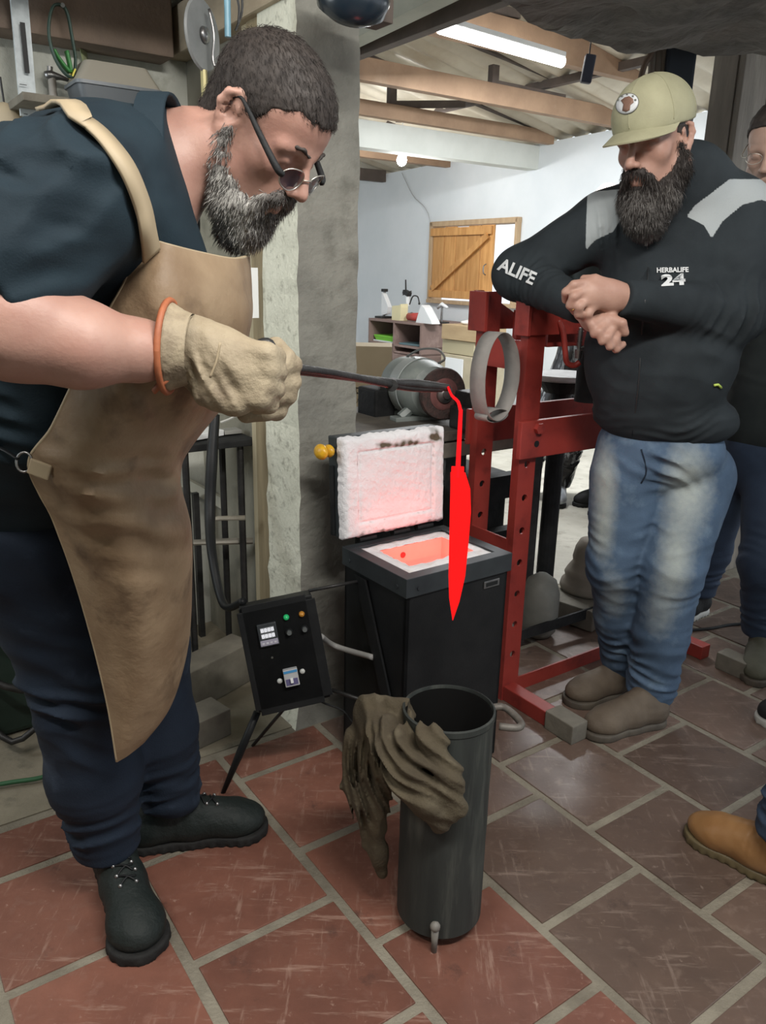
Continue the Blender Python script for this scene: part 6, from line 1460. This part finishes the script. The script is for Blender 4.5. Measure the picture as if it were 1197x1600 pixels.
obj('swirl_print',mb,m_black,box)
# person in the rear with silver trousers
m_sat=M('satin_black',(.02,.02,.022),(.30,.32,.34),9,.25,lo=.52,hi=.62,stretch=(3,3,.8))
bgp=atz(870,795,0); bp_=leg_person('person far back behind the press in shiny black trousers and silver sneakers',bgp+np.array([.06,.26,0]),bgp+np.array([.0,.0,0]),M('sneaker_silver',(.42,.45,.50),(.25,.27,.30),20,.4),m_blackr,m_sat,(.22,.05),1,'shoe',hipoff=(-.2,-.05),cut=.09)
bgq=atz(922,806,0); mb=MB(); s=SD(); s.ell(bgq+np.array([.05,.02,.04]),(.09,.045,.035),k=.02); s.plane(bgq+uZ*.006,-uZ,.003)
lp=leg_person('person far back hidden by the capped man except for dark shoe tips',bgq+np.array([.26,.06,0]),bgq+np.array([.0,.0,0]),m_blackr,m_blackr,m_jean,(.30,.25),2,'shoe',hipoff=(-.2,.0),cut=.09)
# sneaker at the right edge
sq=atz(1186,1130,0); leg_person('person outside the right edge with only the tip of a black sneaker showing',sq+np.array([.285,.02,0]),sq+np.array([-.004,0,0]),m_blackr,M('sole_white',(.45,.45,.42),None),m_jeanB,(.12,.05),6,'shoe',hipoff=(-.25,-.4),cut=.1)
# ================================================================ UPPER LEFT: wall tools and tool box
def bw(x,y,off=.04):   # point just in front of the back wall
    base=(cor-uB*0)@uA; r=ray(x,y); return CAM+r*(((cor@uA)+off-CAM@uA)/(r@uA))
# tool box on a shelf
sh0=bw(180,172,.16); shz=sh0[2]
mb=MB(); mb.box(np.array([sh0[0],sh0[1],shz-.015]),(.55,.24,.02),T=TB,bev=.002); shf=tag(obj('wall_shelf',mb,m_mud),'short wall shelf hidden behind the smith shoulder under the tool box','shelf')
tb=thing('tool_box','grey and beige plastic tool box above the smith shoulder','tool box',np.array([sh0[0],sh0[1],shz-.005]),BA)
def tr_box(c,w0,d0,w1,d1,h,T,bev=.01):
    m=MB(); k=[]
    for (w,d,z) in ((w0,d0,0),(w1,d1,h)):
        pts=[]; r_=.02
        for sx,sy,a0 in ((1,1,0),(-1,1,PI/2),(-1,-1,PI),(1,-1,1.5*PI)):
            for j in range(5): t=a0+PI/2*j/4; pts.append(np.array([sx*(w/2-r_)+r_*math.cos(t),sy*(d/2-r_)+r_*math.sin(t),z])@T.T+c)
        k.append(pts)
    m.loft(k); return m
c0=np.array([sh0[0],sh0[1],shz-.004])
m_tbg=M('toolbox_grey',(.10,.115,.13),None,rough=.5); m_tbb=M('toolbox_beige',(.33,.31,.26),None,rough=.5)
obj('tray',tr_box(c0,.215,.13,.235,.14,.052,TB),m_tbg,tb,30)
obj('lip',tr_box(c0+uZ*.050,.245,.150,.245,.150,.009,TB),M('toolbox_lip',(.16,.18,.20),None,rough=.4),tb,30)
obj('lid',tr_box(c0+uZ*.059,.238,.145,.175,.105,.055,TB),m_tbb,tb,30)
mb=MB(); mb.box(c0+uZ*.082-uB*.113+uA*.0,(.004,.04,.022),T=TB@rot((0,1,0),.45)); obj('sticker',mb,M('sticker_yellow',(.7,.62,.1),None),tb)
# measuring level hanging
l0,l1=bw(28,-30,.15),bw(46,182,.15); lv=thing('spirit_level','white ruler like level hanging at the far left of the wall','level',l1)
d=nrm(l1-l0); mb=MB(); mb.prism([(-.022,0),(.022,0),(.022,np.linalg.norm(l1-l0)),(-.022,np.linalg.norm(l1-l0))],l0,uB,d,.012); obj('blade',mb,M('level_white',(.62,.68,.70),(.45,.50,.52),30,.5),lv)
mb=MB(); mb.box(l0+d*.16+uA*.014,(.012,.004,.12),T=TB); obj('slot',mb,m_black,lv)
mb=MB()
for k in range(26): mb.box(l0+d*(.25+.018*k)+uA*.013-uB*.012,(.010 if k%5 else .018,.001,.0016),T=TB)
obj('tick_mark',mb,m_black,lv)['kind']='stuff'
# green loop saw
gs=thing('green_strap','dark green looped strap hanging on the wall behind the tool box','strap',bw(100,120,.05))
mb=MB(); pts=[bw(x,y,.17) for x,y in ((82,12),(76,45),(82,80),(96,108),(112,120),(118,95),(112,55),(105,20),(95,8))]; mb.tube(pts,.010,8,smooth=6,closed=True,flat=.4); obj('strap_loop',mb,M('strap_dark',(.03,.06,.045),None,rough=.5),gs,True)
mb=MB(); pts=[bw(x,y,.165) for x,y in ((84,78),(94,95),(110,112),(104,80))]; mb.tube(pts,.014,8,smooth=6,flat=.4); obj('green_band',mb,M('strap_green',(.05,.22,.06),None,rough=.5),gs,True)
mb=MB(); mb.cyl(bw(98,8,.02),bw(98,8,.18),.006,n=8); obj('hook',mb,m_steel,gs)
mb=MB(); mb.tube([bw(x,y,.012) for x,y in ((130,75),(135,105),(120,128))],.03,10,flat=.15); tag(obj('paint_smear',mb,M('green_smear',(.30,.36,.17),(.36,.36,.26),8,.8)),'faded green paint smear on the wall above the tool box','stain')
# hammer hanging
hm=thing('hammer','small hammer hanging between the white level and the tool box','hammer',bw(80,170,.05))
mb=MB(); mb.cyl(bw(81,122,.05),bw(85,170,.05),.011,n=10); obj('handle',mb,M('handle_grey',(.30,.28,.25),None),hm,40); mb=MB(); mb.tube([bw(70,118,.05),bw(78,117,.05),bw(95,121,.05),bw(112,127,.05)],[.010,.014,.008,.004],8); obj('head',mb,m_steel,hm,True); mb=MB(); mb.cyl(bw(78,104,.05),bw(78,116,.05),.008,n=10); obj('peg',mb,m_steel,hm)
mb=MB(); mb.sphere(bw(8,190,.08),.05,14,sc=(1,.5,1)); tag(obj('wooden_mallet',mb,M('mallet_tan',(.42,.35,.24),None),None,True),'tan rounded wooden mallet head at the left edge','mallet')
mb=MB(); mb.tube([bw(0,120,.05),bw(6,160,.05),bw(10,178,.05)],.003,5); tag(obj('hanging_wire',mb,m_dsteel),'thin dark wire hanging above the wooden mallet','wire')
# polishing disc hanging from the pale header
dc=A_(316,55,2.0); ds=thing('polishing_disc','grey disc with a central hook hanging from the pale header','disc',dc)
nd=nrm(np.array([.95,-.31,0])); mb=MB(); mb.lathe([(.001,-.004),(.070,-.004),(.074,0),(.070,.004),(.001,.004)],dc,nd,n=36); obj('disc',mb,M('disc_grey',(.20,.21,.21),(.14,.15,.15),12,.5),ds,35)
mb=MB(); mb.lathe([(.001,.004),(.018,.004),(.015,.012),(.001,.013)],dc,nd,n=20); mb.tube([dc+nd*.02+uZ*.05,dc+nd*.03,dc+nd*.025-uZ*.045,dc+nd*.03-uZ*.065],.0035,6,smooth=4); obj('hook',mb,m_steel,ds,True)
mb=MB(); mb.cyl(dc-uZ*.07,dc-uZ*.16,.008,n=8); mb.cyl(dc+uZ*.07,dc+uZ*.15,.004,n=8); obj('handle',mb,M('brass_dark',(.25,.22,.10),None,metal=.4,rough=.4),ds)
mb=MB(); mb.cyl(A_(355,-20,2.05),A_(356,58,2.05),.0075,n=12); tag(obj('blue_pipe',mb,M('pipe_blue',(.18,.36,.46),None,rough=.4)),'thin light blue pipe dropping beside the smith head','pipe')
for k,(x0,y0,x1,y1) in enumerate(((365,-20,372,40),(378,-10,368,48))):
    mb=MB(); mb.tube([A_(x0,y0,2.08),A_((x0+x1)/2+5,(y0+y1)/2,2.08),A_(x1,y1,2.08)],.003,6,smooth=4); tag(obj('rod',mb,m_dsteel),['thin bent rod right of the light blue pipe','second thin bent rod right of the light blue pipe'][k],'rod')
# black round lamp above the pillar
lpn=A_(552,-8,1.95); mb=MB(); mb.lathe([(.001,-.05),(.045,-.048),(.075,-.03),(.082,0),(.07,.04),(.02,.06),(.001,.06)],lpn,nrm((.2,-.6,.9)),n=32); tag(obj('round_lamp',mb,M('lamp_navy',(.012,.02,.03),None,rough=.25),None,True),'round black lamp body hanging at the top of the pillar','lamp')
mb=MB(); mb.box(A_(586,18,2.05),(.055,.07,.055),T=TB,bev=.003); tag(obj('wood_bracket',mb,m_beamd),'dark wooden bracket block behind the round black lamp','block')
# ================================================================ BEHIND THE APRON: small stand, papers, rails
tp=A_(318,682,2.42); st=thing('small_stand','small black topped stand with papers behind the apron','stand',tp*np.array([1,1,0]),BA)
mb=MB(); mb.box(tp-uZ*.012,(.26,.20,.022),T=TB,bev=.003); obj('top',mb,m_blackr,st)
for u in (-.09,.09):
    for v in (-.07,.07): mb=MB(); p=tp+uB*u+uA*v; mb.cyl(np.array([p[0],p[1],0]),p-uZ*.02,.011,n=8); obj('leg',mb,m_dsteel,st)
mb=MB(); p=tp-uZ*.35; mb.tube([p-uB*.10-uA*.05,p+uB*.13+uA*.06],[.014,.018],8,flat=.6); obj('side_bar',mb,M('bar_pale',(.25,.23,.19),None),st)
mb=MB(); mb.box(tp+uZ*.012-uB*.02,(.13,.10,.018),T=TB@rotz(.3),bev=.002); tag(obj('paper_pad',mb,m_white),'small white pad of paper on the small black stand','papers')
mb=MB(); mb.box(tp+uZ*.009+uB*.09,(.06,.05,.012),T=TB,bev=.002); tag(obj('sandpaper_block',mb,M('block_grey',(.3,.3,.28),None)),'little grey block beside the white pad on the stand','block')
mb=MB(); mb.tube([A_(345,660,2.4),A_(368,650,2.4),A_(384,632,2.38),A_(386,620,2.36)],.004,6,smooth=5); tag(obj('wire_loop',mb,M('wire_pale',(.45,.45,.42),None)),'pale wire curling above the small stand','wire')
r0,r1=A_(270,745,2.78),A_(392,812,2.60); mb=MB(); d=nrm(r1-r0); mb.prism([(0,-.018),(np.linalg.norm(r1-r0),-.018),(np.linalg.norm(r1-r0),.018),(0,.018)],r0,d,nrm(np.cross(d,(0,-1,0))),.02); fr0=thing('leaning_frame','pale slanted rail frame leaning on the wall behind the apron','frame',r1*np.array([1,1,0])); obj('rail',mb,M('rail_pale',(.42,.41,.34),None,rough=.7),fr0)
for x,y in ((305,770),(375,803)):
    q=A_(x,y,2.68); mb=MB(); mb.box(np.array([q[0],q[1],q[2]/2]),(.02,.02,q[2]),T=TB); obj('leg',mb,m_dsteel,fr0)
mb=MB(); mb.tube([A_(322,815,2.3),A_(340,810,2.3),A_(383,809,2.32)],[.004,.012,.013],8,flat=.6); mb2=mb; fl=thing('hand_file','pale hand file lying level behind the black cable','file',A_(350,812,2.3)); obj('file_body',mb,M('file_pale',(.27,.25,.20),(.18,.17,.14),20,.6),fl,True)
# clutter low down: timbers and the dark machine at the left edge
def timber(x,y,Yw,s,rz,label):
    q=atz(x,y,0); mb=MB(); mb.box(np.array([q[0],q[1],s[2]/2+.004]),s,T=rotz(BA+rz),bev=.004); return tag(obj('timber_offcut',mb,m_mud),label,'timber')
timber(318,1152,0,(.13,.10,.085),.2,'square timber offcut on the strip behind the smith legs')
timber(318,1090,0,(.36,.10,.14),.35,'long timber offcut under the control box end')
timber(190,1130,0,(.26,.12,.19),.1,'thick timber offcut behind the jeans')
mb=MB(); q=atz(170,1050,0); mb.box(np.array([q[0],q[1],.22]),(.26,.22,.42),T=TB,bev=.01); tag(obj('dark_crate',mb,m_blackr),'dark crate against the wall behind the smith','crate')
mc=atz(20,1150,0); mcx=thing('green_machine','dark green machine at the lower left edge behind the smith','machine',mc)
m_gm=M('machine_green',(.012,.028,.02),(.02,.035,.028),8,.5)
mb=MB(); mb.box(mc+np.array([-.08,.12,.30]),(.42,.3,.58),T=TB,bev=.015); obj('housing',mb,m_gm,mcx); mb=MB(); mb.lathe([(.001,-.02),(.10,-.02),(.11,0),(.10,.02),(.001,.02)],mc+np.array([.10,-.02,.42]),nrm((.3,-1,.1)),n=28); obj('pulley',mb,m_dsteel,mcx,35)
mb=MB(); mb.tube([mc+np.array([-.1,-.08,.30]),mc+np.array([.05,-.10,.22]),mc+np.array([.16,-.02,.16])],.010,8,smooth=4); mb.tube([mc+np.array([-.05,-.08,.15]),mc+np.array([.06,-.12,.06]),mc+np.array([.15,-.06,.12])],.009,8,smooth=4); obj('lever',mb,m_dsteel,mcx,True)
# paper on the post, cable on floor, red oil spots
mb=MB(); q=A_(396,458,2.27); mb.box(q,(.030,.003,.135),T=TB,bev=.001); tag(obj('notice_paper',mb,m_white),'narrow white paper strip pinned to the wooden door post','paper')
cable('floor_cable',[atz(1075,985,.008),atz(1110,982,.008),atz(1160,975,.008),atz(1230,985,.008)],.006,m_blackr,'black cable lying across the tiles behind the jeans')
cable('green_hose',[atz(-40,1232,.02),atz(20,1222,.02),atz(60,1216,.02),atz(95,1205,.02)],.006,M('hose_green',(.03,.12,.05),None),'thin green hose on the strip at the left edge')
# rope and dark tool by the boarded wall
p=at(1020,70,3.0); mb=MB(); mb.tube([at(1022,-45,3.0),p,at(1008,100,3.0),at(1000,128,3.0),at(998,150,3.0)],.010,8,smooth=5); tag(obj('rope_bundle',mb,M('rope_brown',(.16,.11,.08),None)),'brown rope bundle hanging beside the boarded wall above the cap','rope')
for k in range(4):
    mb=MB(); mb.tube([at(1022+9*k,66,3.02),at(1018+9*k,110,3.02),at(1016+8*k,150,3.02)],.012,8,smooth=5); tag(obj('hanging_strap',mb,m_board),['leftmost','second','third','rightmost'][k]+' of the grey straps hanging above the cap','strap','straps above the cap') if False else tag(obj('hanging_strap',mb,m_board),['leftmost','second from left','third from left','rightmost'][k]+' of the grey straps hanging above the cap','strap','straps above the cap')
mb=MB(); mb.box(at(1060,105,3.02),(.10,.06,.24),bev=.01); mb.tube([at(1060,90,3.02),at(1060,30,3.02)],.008,6); tag(obj('dark_bag',mb,M('bag_navy',(.03,.04,.055),None,rough=.7)),'dark navy bag hanging just above the cap','bag')
